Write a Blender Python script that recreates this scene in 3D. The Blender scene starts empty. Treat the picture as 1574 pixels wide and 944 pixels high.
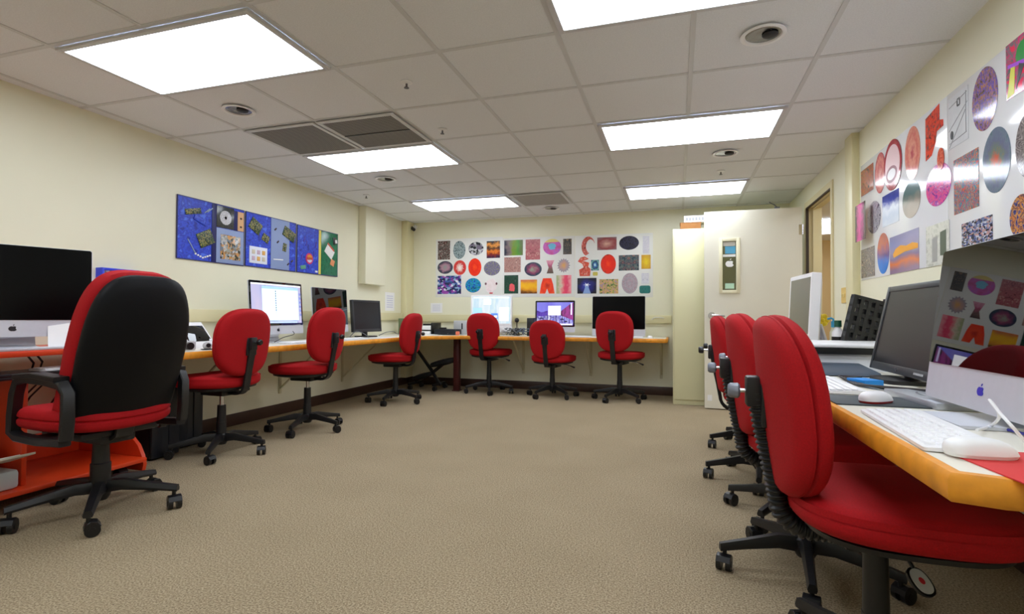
import bpy, bmesh, math, random
from mathutils import Vector, Matrix
random.seed(7)
C = bpy.context.scene.collection
PI = math.pi
rad = math.radians
V = Vector

# ------------------------------------------------------------------ camera
FPX, YAW, PITCH, ROLL, HC = 814.3182, .3014, .0192, .005, .9541
_F = V((-math.sin(YAW)*math.cos(PITCH), math.cos(YAW)*math.cos(PITCH), math.sin(PITCH)))
_r = V((math.cos(YAW), math.sin(YAW), 0)); _u = _r.cross(_F)
_R = _r*math.cos(ROLL) + _u*math.sin(ROLL); _U = -_r*math.sin(ROLL) + _u*math.cos(ROLL)
cam = bpy.data.cameras.new('camera'); cam.sensor_width = 36; cam.lens = FPX/1574*36
cam.clip_start = .02; cam.clip_end = 60
co = bpy.data.objects.new('camera', cam); C.objects.link(co)
co.matrix_world = Matrix(((_R.x, _U.x, -_F.x, 0), (_R.y, _U.y, -_F.y, 0), (_R.z, _U.z, -_F.z, HC), (0, 0, 0, 1)))
bpy.context.scene.camera = co
def at(px, py, ax, val):
    """point of the room plane ax=val that stands at this place of the photograph"""
    d = _F + _R*((px-787)/FPX) - _U*((py-472)/FPX); i = 'XYZ'.index(ax); o = V((0, 0, HC))
    return o + d*((val-o[i])/d[i])

# ------------------------------------------------------------------ room dims
XL, XR, YB, YF, ZC = -3.678, 1.252, 6.805, -1.3, 2.293
GX, GY, T = -.5364, 2.4157, .61           # ceiling grid origin and pitch
ZD = .72                                   # worktops

# ------------------------------------------------------------------ materials
def lin(c): return tuple(((v/255)/12.92 if v/255 <= .04045 else ((v/255+.055)/1.055)**2.4) for v in c) + (1,)
MC = {}
def mat(name, c, rough=.5, metal=0, emit=0, noise=0, nscale=20, bump=0, bscale=200, spec=.5, trans=0, sheen=0, coat=0, ior=1.5):
    if name in MC: return MC[name]
    m = bpy.data.materials.new(name); m.use_nodes = True; nt = m.node_tree; b = nt.nodes['Principled BSDF']
    b.inputs['Base Color'].default_value = lin(c); b.inputs['Roughness'].default_value = rough
    b.inputs['Metallic'].default_value = metal; b.inputs['Specular IOR Level'].default_value = spec
    b.inputs['IOR'].default_value = ior
    if trans: b.inputs['Transmission Weight'].default_value = trans
    if sheen: b.inputs['Sheen Weight'].default_value = sheen
    if coat: b.inputs['Coat Weight'].default_value = coat; b.inputs['Coat Roughness'].default_value = .08
    if emit:
        b.inputs['Emission Color'].default_value = lin(c); b.inputs['Emission Strength'].default_value = emit
    tc = nt.nodes.new('ShaderNodeTexCoord')
    if noise:
        n = nt.nodes.new('ShaderNodeTexNoise'); n.inputs['Scale'].default_value = nscale; n.inputs['Detail'].default_value = 4
        nt.links.new(tc.outputs['Object'], n.inputs['Vector'])
        r = nt.nodes.new('ShaderNodeValToRGB'); L = lin(c)
        r.color_ramp.elements[0].position = .3; r.color_ramp.elements[1].position = .7
        r.color_ramp.elements[0].color = tuple(max(0, v*(1-noise)) for v in L[:3])+(1,)
        r.color_ramp.elements[1].color = tuple(min(1, v*(1+noise)) for v in L[:3])+(1,)
        nt.links.new(n.outputs['Fac'], r.inputs['Fac']); nt.links.new(r.outputs['Color'], b.inputs['Base Color'])
    if bump:
        n2 = nt.nodes.new('ShaderNodeTexNoise'); n2.inputs['Scale'].default_value = bscale; n2.inputs['Detail'].default_value = 3
        nt.links.new(tc.outputs['Object'], n2.inputs['Vector'])
        bp = nt.nodes.new('ShaderNodeBump'); bp.inputs['Strength'].default_value = bump; bp.inputs['Distance'].default_value = .004
        nt.links.new(n2.outputs['Fac'], bp.inputs['Height']); nt.links.new(bp.outputs['Normal'], b.inputs['Normal'])
    MC[name] = m; return m

def art(name, style, cols, sc=3, hx=.1, hy=.1, seed=0, const=False, n=8, rough=.22):
    m = bpy.data.materials.new(name); m.use_nodes = True; nt = m.node_tree; N = nt.nodes; L = nt.links.new
    b = N['Principled BSDF']; b.inputs['Roughness'].default_value = rough
    tc = N.new('ShaderNodeTexCoord'); mp = N.new('ShaderNodeMapping')
    mp.inputs['Scale'].default_value = (1/hx, 1/hy, 1)
    L(tc.outputs['Object'], mp.inputs['Vector']); vec = mp.outputs['Vector']
    def mt(op, a, bb=None):
        q = N.new('ShaderNodeMath'); q.operation = op
        for i, s in enumerate((a, bb)):
            if s is None: continue
            if isinstance(s, (int, float)): q.inputs[i].default_value = s
            else: L(s, q.inputs[i])
        return q.outputs[0]
    def noise(scale, detail=3, dist=0):
        q = N.new('ShaderNodeTexNoise'); q.noise_dimensions = '4D'; q.inputs['W'].default_value = seed*3.7
        q.inputs['Scale'].default_value = scale; q.inputs['Detail'].default_value = detail; q.inputs['Distortion'].default_value = dist
        L(vec, q.inputs['Vector']); return q.outputs['Fac']
    sx = N.new('ShaderNodeSeparateXYZ'); L(vec, sx.inputs[0]); x, y = sx.outputs[0], sx.outputs[1]
    r = mt('SQRT', mt('ADD', mt('MULTIPLY', x, x), mt('MULTIPLY', y, y)))
    if style == 'swirl': f = noise(sc, 2, 2.5)
    elif style == 'noise': f = noise(sc, 5, .3)
    elif style == 'mosaic':
        q = N.new('ShaderNodeTexVoronoi'); q.inputs['Scale'].default_value = sc; q.inputs['Randomness'].default_value = 1
        o = N.new('ShaderNodeVectorMath'); o.operation = 'ADD'; o.inputs[1].default_value = (seed*1.3, seed*2.1, 0)
        L(vec, o.inputs[0]); L(o.outputs[0], q.inputs['Vector'])
        s2 = N.new('ShaderNodeSeparateColor'); L(q.outputs['Color'], s2.inputs[0]); f = s2.outputs[0]
    elif style == 'mandala':
        a = mt('ARCTAN2', y, x)
        w = mt('MULTIPLY', mt('SINE', mt('MULTIPLY', a, n)), .28)
        f = mt('ADD', mt('MULTIPLY', mt('SINE', mt('MULTIPLY', mt('ADD', r, w), sc)), .32), mt('ADD', .17, mt('MULTIPLY', noise(7, 3), .66)))
    elif style == 'glow':      # rings outward from the middle, first colour in the middle
        f = mt('ADD', mt('MULTIPLY', r, .75), mt('MULTIPLY', mt('SUBTRACT', noise(sc, 4), .5), .7))
    elif style == 'rise':      # bottom to top, first colour at the bottom
        f = mt('ADD', mt('ADD', mt('MULTIPLY', y, .5), .5), mt('MULTIPLY', mt('SUBTRACT', noise(sc, 4), .5), .6))
    elif style == 'side':      # left to right
        f = mt('ADD', mt('ADD', mt('MULTIPLY', x, .5), .5), mt('MULTIPLY', mt('SUBTRACT', noise(sc, 4), .5), .6))
    elif style == 'mirror':    # noise mirrored left and right
        cb = N.new('ShaderNodeCombineXYZ'); L(mt('ABSOLUTE', x), cb.inputs[0]); L(y, cb.inputs[1]); vec = cb.outputs[0]; f = noise(sc, 3, 1.5)
    rp = N.new('ShaderNodeValToRGB'); cr = rp.color_ramp; k = len(cols)
    if const: cr.interpolation = 'CONSTANT'
    lo, hi = (.36, .64) if style in ('swirl', 'noise', 'mirror') else (.05, .95)
    while len(cr.elements) < k: cr.elements.new(.5)
    for i, c in enumerate(cols):
        cr.elements[i].position = lo + (hi-lo)*i/(k if const else max(1, k-1)); 
    for i, c in enumerate(cols): cr.elements[i].color = lin(c)
    L(f, rp.inputs['Fac']); L(rp.outputs['Color'], b.inputs['Base Color']); return m

wall_m = mat('cream_wall_paint', (230, 227, 202), .38, noise=.025, nscale=1.6, bump=.03, bscale=90)
trim_m = mat('cream_trim_paint', (222, 214, 172), .4, noise=.02, nscale=3)
tile_m = mat('ceiling_tile', (226, 228, 232), .9, noise=.05, nscale=160, bump=.25, bscale=260)
grid_m = mat('ceiling_grid_metal', (205, 206, 208), .5)
base_m = mat('vinyl_baseboard', (66, 44, 34), .45, noise=.12, nscale=6)
blackp = mat('black_plastic', (20, 20, 23), .42, noise=.15, nscale=30, bump=.05, bscale=600)
blackm = mat('black_metal', (17, 17, 20), .35)
greyp = mat('grey_plastic', (105, 108, 114), .45)
redf = mat('red_chair_fabric', (166, 4, 15), .8, noise=.14, nscale=260, bump=.2, bscale=700, spec=.3)
redpipe = mat('dark_red_seam', (120, 8, 16), .8)
chrome = mat('chrome', (215, 215, 220), .18, 1)
alu = mat('brushed_aluminium', (208, 211, 220), .36, .35, noise=.02, nscale=40)
whitep = mat('white_plastic', (236, 236, 238), .35)
paper = mat('white_paper', (240, 240, 240), .8)
glassk = mat('black_satin_screen', (2, 2, 3), .25, spec=.12)
glassb = mat('black_screen_glass', (3, 3, 4), .012, spec=.75)
lam = mat('white_laminate', (232, 228, 214), .3, noise=.015, nscale=5)
edge_m = mat('orange_wood_edge', (228, 150, 40), .4, noise=.14, nscale=25)
cart_m = mat('orange_red_laminate', (214, 62, 22), .35, noise=.05, nscale=8)
beige = mat('beige_metal', (206, 200, 168), .45)
logo_d = mat('dark_logo', (30, 32, 38), .3)

# ------------------------------------------------------------------ mesh builder
class MB:
    def __init__(s): s.bm = bmesh.new(); s.mi = 0; s.M = Matrix()
    def _add(s, vs, fs):
        b = [s.bm.verts.new(s.M @ V(v)) for v in vs]; out = []
        for f in fs:
            try:
                q = s.bm.faces.new([b[i] for i in f]); q.material_index = s.mi; out.append(q)
            except ValueError: pass
        return b, out
    def box(s, c, d, bev=0, rot=None, seg=2):
        x, y, z = d[0]/2, d[1]/2, d[2]/2
        R = rot if rot is not None else Matrix()
        vs = [V(c) + (R.to_3x3() @ V(p)) for p in ((-x,-y,-z),(x,-y,-z),(x,y,-z),(-x,y,-z),(-x,-y,z),(x,-y,z),(x,y,z),(-x,y,z))]
        b, f = s._add(vs, ((3,2,1,0),(4,5,6,7),(0,1,5,4),(1,2,6,5),(2,3,7,6),(3,0,4,7)))
        if bev:
            es = list({e for q in f for e in q.edges})
            r = bmesh.ops.bevel(s.bm, geom=es, offset=bev, segments=seg, affect='EDGES', profile=.5)
            for q in r['faces']: q.material_index = s.mi
        return s
    def span(s, a, b, bev=0):
        return s.box([(a[i]+b[i])/2 for i in range(3)], [abs(b[i]-a[i]) for i in range(3)], bev)
    def loft(s, rings, cap=True, closed=True):
        n = len(rings[0]); vs = [p for r in rings for p in r]; fs = []
        for k in range(len(rings)-1):
            for i in range(n if closed else n-1):
                j = (i+1) % n; fs.append((k*n+i, k*n+j, (k+1)*n+j, (k+1)*n+i))
        if cap: fs += [tuple(range(n))[::-1], tuple((len(rings)-1)*n+i for i in range(n))]
        s._add(vs, fs); return s
    def cyl(s, p0, p1, r0, r1=None, n=16):
        return s.tube([p0, p1], [r0, r0 if r1 is None else r1], n)
    def tube(s, pts, r, n=8, flat=None, up=None):
        pts = [V(p) for p in pts]; k = len(pts)
        if not isinstance(r, (list, tuple)): r = [r]*k
        rings = []; prev = None
        for i, p in enumerate(pts):
            t = (pts[min(i+1, k-1)] - pts[max(i-1, 0)]).normalized()
            if prev is None:
                a = V(up) if up else (V((0, 0, 1)) if abs(t.z) < .9 else V((1, 0, 0)))
                a = (a - t*a.dot(t)).normalized()
            else: a = (prev - t*prev.dot(t)).normalized()
            prev = a; b = t.cross(a)
            if flat:   # rectangular bar: (along up, across)
                h, w = flat; e = min(h, w)*.3
                q = [(-h,-w+e),(-h+e,-w),(h-e,-w),(h,-w+e),(h,w-e),(h-e,w),(-h+e,w),(-h,w-e)]
                rings.append([p + a*x + b*y for x, y in q])
            else:
                rings.append([p + (a*math.cos(2*PI*j/n) + b*math.sin(2*PI*j/n))*r[i] for j in range(n)])
        return s.loft(rings)
    def prism(s, pts, z0, z1):
        return s.loft([[(x, y, z0) for x, y in pts], [(x, y, z1) for x, y in pts]])
    def lathe(s, prof, n=24, c=(0, 0, 0)):
        rings = [[(c[0]+r*math.cos(2*PI*j/n), c[1]+r*math.sin(2*PI*j/n), c[2]+z) for j in range(n)] for r, z in prof]
        return s.loft(rings)
    def ball(s, c, rx, ry=None, rz=None, n=16):
        ry = ry or rx; rz = rz or rx; k = n//2
        rings = [[(c[0]+rx*math.sin(PI*(i+.02)/(k+.04))*math.cos(2*PI*j/n), c[1]+ry*math.sin(PI*(i+.02)/(k+.04))*math.sin(2*PI*j/n), c[2]-rz*math.cos(PI*(i+.02)/(k+.04))) for j in range(n)] for i in range(k+1)]
        return s.loft(rings)
    def mesh(s, name, mats):
        bmesh.ops.recalc_face_normals(s.bm, faces=s.bm.faces)
        me = bpy.data.meshes.new(name); s.bm.to_mesh(me); s.bm.free()
        for m in (mats if isinstance(mats, (list, tuple)) else [mats]): me.materials.append(m)
        me.polygons.foreach_set('use_smooth', [True]*len(me.polygons)); me.set_sharp_from_angle(angle=rad(38))
        return me
def obj(name, me, parent=None, M=None):
    o = bpy.data.objects.new(name, me); C.objects.link(o)
    if parent: o.parent = parent
    if M is not None: o.matrix_local = M
    return o
def put(name, mb, mats, parent=None, M=None, label=None):
    o = obj(name, mb.mesh(name, mats), parent, M)
    if label: o['label'] = label
    return o
def thing(name, label, cat, loc=(0, 0, 0), rz=0, group=None, M=None):
    o = bpy.data.objects.new(name, None); C.objects.link(o); o.empty_display_size = .1
    o.matrix_world = M if M is not None else Matrix.Translation(loc) @ Matrix.Rotation(rz, 4, 'Z')
    return tag(o, label, cat, group)
def tag(o, label, cat, group=None):
    o['label'] = label; o['category'] = cat
    if group: o['group'] = group
    return o
def struct(name, mb, mats, parent=None, M=None):
    o = put(name, mb, mats, parent, M)
    if not parent: o['kind'] = 'structure'
    return o
TR = lambda *a: Matrix.Translation(a)
RX = lambda a: Matrix.Rotation(a, 4, 'X')
RY = lambda a: Matrix.Rotation(a, 4, 'Y')
RZ = lambda a: Matrix.Rotation(a, 4, 'Z')
def on_wall(w, p):
    r, o = {'L': ((0, 1, 0), (1, 0, 0)), 'B': ((1, 0, 0), (0, -1, 0)), 'R': ((0, -1, 0), (-1, 0, 0))}[w]
    return Matrix(((r[0], 0, o[0], p[0]), (r[1], 0, o[1], p[1]), (r[2], 1, o[2], p[2]), (0, 0, 0, 1)))
def rrect(w, h, r, n=5):
    out = []
    for cx, cy, a in ((w/2-r, h/2-r, 0), (-w/2+r, h/2-r, 90), (-w/2+r, -h/2+r, 180), (w/2-r, -h/2+r, 270)):
        out += [(cx+r*math.cos(rad(a+90*i/n)), cy+r*math.sin(rad(a+90*i/n))) for i in range(n+1)]
    return out
def ell(a, b, n=40): return [(a*math.cos(2*PI*i/n), b*math.sin(2*PI*i/n)) for i in range(n)]
def apple_pts(s):
    out = []
    for i in range(48):
        t = 2*PI*i/48; x = math.cos(t); y = math.sin(t)
        r = 1 + .10*math.cos(2*t) - .16*math.exp(-((t-PI/2)/.35)**2) - .08*math.exp(-((t-3*PI/2)/.3)**2)
        px, py = x*r*.5, y*r*.5
        d = math.hypot(px-.62, py-.08)
        if d < .26: px = .62 - .26*(.62-px)/d; py = .08 + .26*(py-.08)/d
        out.append((px*s, py*s))
    return out
def leaf_pts(s):
    a = [(.02, .50), (.04, .60), (.10, .70), (.20, .76), (.21, .66), (.15, .56), (.08, .51)]
    return [(x*s, y*s) for x, y in a]
def logo(s, parent, M, m):
    b = MB(); b.prism(apple_pts(s), 0, .0012); b.prism(leaf_pts(s), 0, .0012)
    return put('logo', b, m, parent, M)

# ================================================================== SETTING
b = MB(); b.span((XL-.15, YF-.15, -.1), (XR+.12, YB+.15, 0)); 
def carpet():
    m = bpy.data.materials.new('loop_carpet'); m.use_nodes = True; nt = m.node_tree; N = nt.nodes; L = nt.links.new; B = N['Principled BSDF']
    B.inputs['Roughness'].default_value = .95; B.inputs['Specular IOR Level'].default_value = .15
    tc = N.new('ShaderNodeTexCoord'); n1 = N.new('ShaderNodeTexNoise'); n1.inputs['Scale'].default_value = 150; n1.inputs['Detail'].default_value = 3; n1.inputs['Roughness'].default_value = .7
    n2 = N.new('ShaderNodeTexNoise'); n2.inputs['Scale'].default_value = 2.2; n2.inputs['Detail'].default_value = 3
    L(tc.outputs['Object'], n1.inputs['Vector']); L(tc.outputs['Object'], n2.inputs['Vector'])
    r = N.new('ShaderNodeValToRGB'); e = r.color_ramp.elements
    e[0].position = .34; e[0].color = lin((112, 98, 78)); e[1].position = .68; e[1].color = lin((190, 174, 146))
    q = e.new(.5); q.color = lin((154, 138, 111))
    L(n1.outputs['Fac'], r.inputs['Fac'])
    mx = N.new('ShaderNodeMix'); mx.data_type = 'RGBA'; mx.blend_type = 'MULTIPLY'; mx.inputs['Factor'].default_value = .25
    r2 = N.new('ShaderNodeValToRGB'); r2.color_ramp.elements[0].color = (.7, .68, .64, 1); r2.color_ramp.elements[0].position = .35; r2.color_ramp.elements[1].position = .65
    L(n2.outputs['Fac'], r2.inputs['Fac']); L(r.outputs['Color'], mx.inputs[6]); L(r2.outputs['Color'], mx.inputs[7]); L(mx.outputs[2], B.inputs['Base Color'])
    bp = N.new('ShaderNodeBump'); bp.inputs['Strength'].default_value = .3; bp.inputs['Distance'].default_value = .004
    L(n1.outputs['Fac'], bp.inputs['Height']); L(bp.outputs['Normal'], B.inputs['Normal']); return m
struct('floor', b, carpet())
b = MB(); b.span((XL-.15, YF-.15, ZC), (XR+.12, YB+.15, ZC+.1)); b.mi = 1
for i in range(-6, 4):
    x = GX+i*T
    if XL+.03 < x < XR-.03: b.span((x-.012, YF, ZC-.004), (x+.012, YB, ZC))
for j in range(-7, 8):
    y = GY+j*T
    if YF < y < YB: b.span((XL, y-.012, ZC-.0035), (XR, y+.012, ZC))
struct('ceiling', b, [tile_m, grid_m])
b = MB(); b.span((XL-.15, YF-.15, 0), (XL, YB+.15, ZC)); struct('wall_left', b, wall_m)
b = MB(); b.span((XL, YB, 0), (XR+.12, YB+.15, ZC)); struct('wall_back', b, wall_m)
b = MB(); b.span((XL, YF-.15, 0), (XR+.12, YF, ZC)); struct('wall_front', b, wall_m)
DY0, DY1, DH = 5.05, 5.95, 2.07
b = MB(); b.span((XR, YF, 0), (XR+.12, DY0, ZC)); b.span((XR, DY1, 0), (XR+.12, YB, ZC)); b.span((XR, DY0, DH), (XR+.12, DY1, ZC))
struct('wall_right', b, wall_m)
def bboard(name, a, c):
    b = MB(); b.span(a, c, .004); struct(name, b, base_m)
bboard('baseboard_left', (XL, YF, 0), (XL+.012, YB, .106)); bboard('baseboard_back', (XL+.012, YB-.012, 0), (XR, YB, .106))
bboard('baseboard_right', (XR-.012, YF, 0), (XR, DY0-.06, .106))
# pilaster strips in the corner and by the board, boxed duct
b = MB(); b.span((XL, 6.60, .106), (XL+.09, YB, ZC), .006); struct('trim_1', b, trim_m)
b = MB(); b.span((XR-.05, 4.34, .106), (XR, 4.50, ZC), .004); struct('trim_2', b, trim_m)
b = MB(); b.span((XL, 5.56, 1.35), (XL+.10, 6.02, ZC), .006); struct('trim_3', b, wall_m)
# wire raceways along the walls above the worktops
b = MB(); b.span((XL+.09, YB-.035, .885), (-.06, YB, .985), .006); struct('trim_4', b, trim_m)
b = MB(); b.span((XL, 2.5, .905), (XL+.035, 6.60, 1.005), .006); struct('trim_5', b, trim_m)
# door frame
b = MB()
for y0, y1 in ((DY0-.05, DY0+.006), (DY1-.006, DY1+.05)): b.span((XR-.012, y0, 0), (XR+.132, y1, DH+.05))
b.span((XR-.0118, DY0-.049, DH-.006), (XR+.1318, DY1+.049, DH+.0495))
b.span((XR+.05, DY0, 0), (XR+.07, DY0+.02, DH)); b.span((XR+.05, DY1-.02, 0), (XR+.07, DY1, DH)); b.span((XR+.051, DY0, DH-.02), (XR+.069, DY1, DH))
struct('trim_6', b, mat('door_frame_paint', (218, 206, 164), .4))
b = MB(); b.span((XR-.0125, DY1-.03, 0), (XR+.010, DY1-.0062, DH-.007)); b.span((XR-.0125, DY0+.007, DH-.018), (XR+.010, DY1-.03, DH-.0065)); struct('trim_7', b, mat('dark_door_gasket', (52, 38, 28), .6))
# hallway beyond the doorway
hall = mat('hallway_paint', (214, 190, 140), .6)
b = MB(); b.span((XR+.12, 4.2, -.1), (2.9, 10.2, 0)); struct('floor_hallway', b, mat('hallway_floor', (150, 132, 104), .5))
b = MB(); b.span((XR+.12, 4.2, ZC), (2.9, 10.2, ZC+.1)); struct('ceiling_hallway', b, tile_m)
b = MB(); b.span((2.9, 4.2, -.1), (3.0, 10.2, ZC+.1)); b.span((XR+.12, 10.2, -.1), (3.0, 10.3, ZC+.1)); b.span((XR+.12, 4.1, -.1), (3.0, 4.2, ZC+.1)); b.span((XR+.12, YB+.15, -.1), (XR+.2, 10.2, ZC)); struct('wall_hallway', b, hall)

# ------------------------------------------------------------------ ceiling fittings
LIGHT = 7.0
lens_m = mat('lit_diffuser', (236, 244, 255), .5, emit=LIGHT)
frame_m = mat('light_frame', (200, 200, 202), .4)
def ceiling_light(i, j, label):
    t = thing('ceiling_light', label, 'ceiling light', (GX+(i+1)*T, GY+(j+.5)*T, ZC-.02), 0, 'fluorescent ceiling panels')
    w, d = 2*T-.03, T-.03
    b = MB()
    for s in (-1, 1):
        b.box((s*(w/2-.014), 0, .008), (.028, d, .016), .003); b.box((0, s*(d/2-.014), .008), (w-.056, .028, .016), .003)
    put('light_frame', b, frame_m, t)
    b = MB(); b.box((0, 0, .006), (w-.058, d-.058, .008)); put('diffuser', b, lens_m, t)
for i, j, l in ((-4, -1, 'large lit ceiling panel at upper left, nearest the blue collage wall'), (-4, 2, 'lit ceiling panel right behind the two dark air grilles'),
                (-4, 5, 'farthest lit ceiling panel of the left row, beside the grey vent tile'), (0, -1, 'lit ceiling panel cut by the top edge of the photo'),
                (0, 2, 'middle lit ceiling panel of the right row, between two downlights'), (0, 5, 'farthest lit ceiling panel of the right row, above the open door'),
                (-4, -4, 'lit ceiling panel behind the camera on the left'), (0, -4, 'lit ceiling panel behind the camera on the right')):
    ceiling_light(i, j, l)
b = MB(); b.box((0, 0, 0), (.5, 1.1, .02)); 
t = thing('ceiling_light', 'bright hallway ceiling lamp seen through the doorway', 'ceiling light', (2.05, 8.6, ZC-.03)); put('diffuser', b, lens_m, t)
b = MB()
for s in (-1, 1): b.box((s*.27, 0, 0), (.03, 1.16, .03))
put('light_frame', b, frame_m, t)
b = MB(); b.box((0, 0, 0), (.55, 1.1, .02)); t = thing('ceiling_light', 'added unseen lamp brightening the hallway just outside the doorway', 'ceiling light', (2.1, 5.6, ZC-.03)); put('diffuser', b, lens_m, t)  # unseen extra lamp, added to brighten the hallway behind the doorway
b = MB()
for s in (-1, 1): b.box((s*.29, 0, 0), (.02, 1.16, .03))
put('light_frame', b, frame_m, t)

def grille_mat(dark):
    m = bpy.data.materials.new('perforated_grille'); m.use_nodes = True; nt = m.node_tree; N = nt.nodes; L = nt.links.new; B = N['Principled BSDF']
    tc = N.new('ShaderNodeTexCoord'); q = N.new('ShaderNodeTexVoronoi'); q.inputs['Scale'].default_value = 70; q.inputs['Randomness'].default_value = 0
    L(tc.outputs['Object'], q.inputs['Vector']); r = N.new('ShaderNodeValToRGB'); e = r.color_ramp.elements
    e[0].position = .3; e[0].color = lin(dark[0]); e[1].position = .42; e[1].color = lin(dark[1])
    L(q.outputs['Distance'], r.inputs['Fac']); L(r.outputs['Color'], B.inputs['Base Color']); B.inputs['Roughness'].default_value = .7; return m
g1 = grille_mat(((40, 40, 40), (142, 138, 132))); g2 = grille_mat(((120, 116, 112), (176, 172, 166)))
def vent(i, j, label, m, group=None):
    t = thing('ceiling_vent', label, 'air vent', (GX+(i+.5)*T, GY+(j+.5)*T, ZC-.014), 0, group)
    b = MB()
    for s in (-1, 1):
        b.box((s*.281, 0, 0), (.03, .592, .01), .003); b.box((0, s*.281, 0), (.532, .03, .01), .003)
    put('vent_frame', b, grid_m, t)
    b = MB(); b.box((0, 0, .001), (.532, .532, .005)); put('grille', b, m, t)
    return t
vent(-4, 1, 'dark perforated ceiling air grille nearer the left wall', g1, 'dark return air grilles')
t = vent(-3, 1, 'dark perforated ceiling air grille farther from the left wall', g1, 'dark return air grilles')
b = MB(); b.box((0, 0, -.004), (.532, .012, .004)); put('crossbar', b, blackm, t)
vent(-2, 5, 'pale grey perforated ceiling tile beside the far left light', g2)

can_in = mat('downlight_reflector', (150, 150, 150), .25, .9); hole = mat('dark_recess', (22, 22, 24), .5)
def downlight(px, py, label):
    p = at(px, py, 'Z', ZC-.005)
    t = thing('downlight', label, 'downlight', (p.x, p.y, ZC-.006), 0, 'recessed round downlights')
    b = MB(); b.lathe([(.082, .0), (.1, -.004), (.1, -.008), (.094, -.011), (.082, -.009), (.076, .0)], 32); put('trim_ring', b, whitep, t)
    b = MB(); b.lathe([(.001, .003), (.076, .003), (.08, -.001), (.074, -.004), (.05, -.0005), (.03, -.002), (.001, -.004)], 32); put('reflector', b, can_in, t)
    b = MB(); b.lathe([(.001, .0), (.028, .0), (.036, -.008), (.03, -.014), (.012, -.017), (.001, -.017)], 20, (.03, .0, 0)); put('lamp_bulb', b, hole, t)
for a in ((367, 169, 'recessed round downlight near the large upper left light panel'), (593, 275, 'recessed round downlight between the two left light panels'),
          (847, 320, 'farthest recessed round downlight, just before the far left wall print board'), (1173, 52, 'nearest recessed round downlight, by the panel at top right'),
          (1115, 235, 'recessed round downlight behind the middle right light panel')): downlight(*a)
def sprinkler(px, py, label):
    p = at(px, py, 'Z', ZC-.01)
    t = thing('sprinkler_head', label, 'sprinkler', (p.x, p.y, ZC-.005), 0, 'ceiling sprinkler heads')
    b = MB(); b.lathe([(.001, .001), (.034, .001), (.034, -.003), (.02, -.008), (.001, -.009)], 20); put('escutcheon', b, whitep, t)
    b = MB(); b.cyl((0, 0, -.008), (0, 0, -.03), .006); b.lathe([(.001, -.03), (.014, -.03), (.015, -.033), (.001, -.034)], 12); put('deflector', b, greyp, t)
for a in ((625, 128, 'sprinkler head nearest the camera, centre of a ceiling tile'), (680, 200, 'sprinkler head right of the dark air grilles'),
          (563, 301, 'sprinkler head close to the left wall above the far collage'), (1108, 264, 'sprinkler head behind the right middle downlight')): sprinkler(*a)
p = at(634, 351, 'Y', YB-.09)
t = thing('security_camera', 'small dark security camera high in the far left corner', 'camera', (p.x, YB, p.z))
b = MB(); b.cyl((0, 0, .03), (0, -.02, .03), .03); b.tube([(0, -.015, .03), (0, -.05, .03), (0, -.07, .01)], .008); put('mount', b, whitep, t)
b = MB(); b.cyl((-.035, -.05, .015), (.035, -.11, -.025), .026, .022); put('housing', b, blackp, t)

# ------------------------------------------------------------------ door leaf
DYF = 5.93; dx0, dx1 = .28, 1.205
door_m = mat('white_door_paint', (226, 222, 206), .33, noise=.02, nscale=3)
g = thing('door_1', 'x', 'x', (0, 0, 0)); del g['label']; del g['category']; g['kind'] = 'structure'
wx0, wx1 = at(1110.5, 408, 'Y', DYF).x, at(1131.7, 408, 'Y', DYF).x; wz1, wz0 = at(1120, 371, 'Y', DYF).z, at(1120, 446, 'Y', DYF).z
b = MB(); y0, y1 = DYF, DYF+.045
b.span((dx0, y0, .012), (wx0, y1, 2.075)); b.span((wx1, y0, .012), (dx1, y1, 2.075)); b.span((wx0, y0, .012), (wx1, y1, wz0)); b.span((wx0, y0, wz1), (wx1, y1, 2.075))
put('door_leaf', b, door_m, g)
b = MB(); e = .035
for yy in (y0-.012, y1):
    b.span((wx0-e, yy, wz0-e), (wx0, yy+.012, wz1+e), .003); b.span((wx1, yy, wz0-e), (wx1+e, yy+.012, wz1+e), .003)
    b.span((wx0, yy, wz0-e), (wx1, yy+.012, wz0), .003); b.span((wx0, yy, wz1), (wx1, yy+.012, wz1+e), .003)
put('window_frame', b, mat('door_window_frame', (232, 226, 196), .35), g)
pane = mat('door_glass', (150, 150, 120), .06, trans=.75)
b = MB(); b.span((wx0, y0+.018, wz0), (wx1, y0+.026, wz1)); gp = put('window_pane', b, pane, g)
wm = (wx0+wx1)/2; ww = wx1-wx0; wh = wz1-wz0; yy = y0+.017
def stick(name, u0, u1, v0, v1, m):
    b = MB(); b.span((wx0+ww*u0, yy-.001, wz1-wh*v1), (wx0+ww*u1, yy, wz1-wh*v0)); return put(name, b, m, gp)
stick('paper_strip', .06, .94, .01, .09, paper); stick('teal_sticker', .2, .95, .1, .25, art('teal_sticker_print', 'rise', [(30, 110, 80), (40, 140, 170), (90, 170, 210)], 4, .2, .2))
stick('paper_band', .04, .96, .265, .315, paper); stick('mint_card', .2, .86, .86, .97, mat('mint_card', (190, 226, 200), .6))
logo(.075, gp, TR(wm+.005, yy, wz1-wh*.46) @ RX(PI/2), mat('white_decal', (245, 245, 245), .5))
b = MB(); hx, hz = dx0+.07, at(1097, 485, 'Y', DYF).z
b.cyl((hx, y0, hz), (hx, y0-.012, hz), .035, n=24); b.cyl((hx, y0-.012, hz), (hx, y0-.055, hz), .012); b.tube([(hx, y0-.05, hz), (hx+.05, y0-.056, hz), (hx+.125, y0-.05, hz-.006)], [.013, .011, .009], 12); put('door_handle', b, chrome, g)
b = MB()
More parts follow.
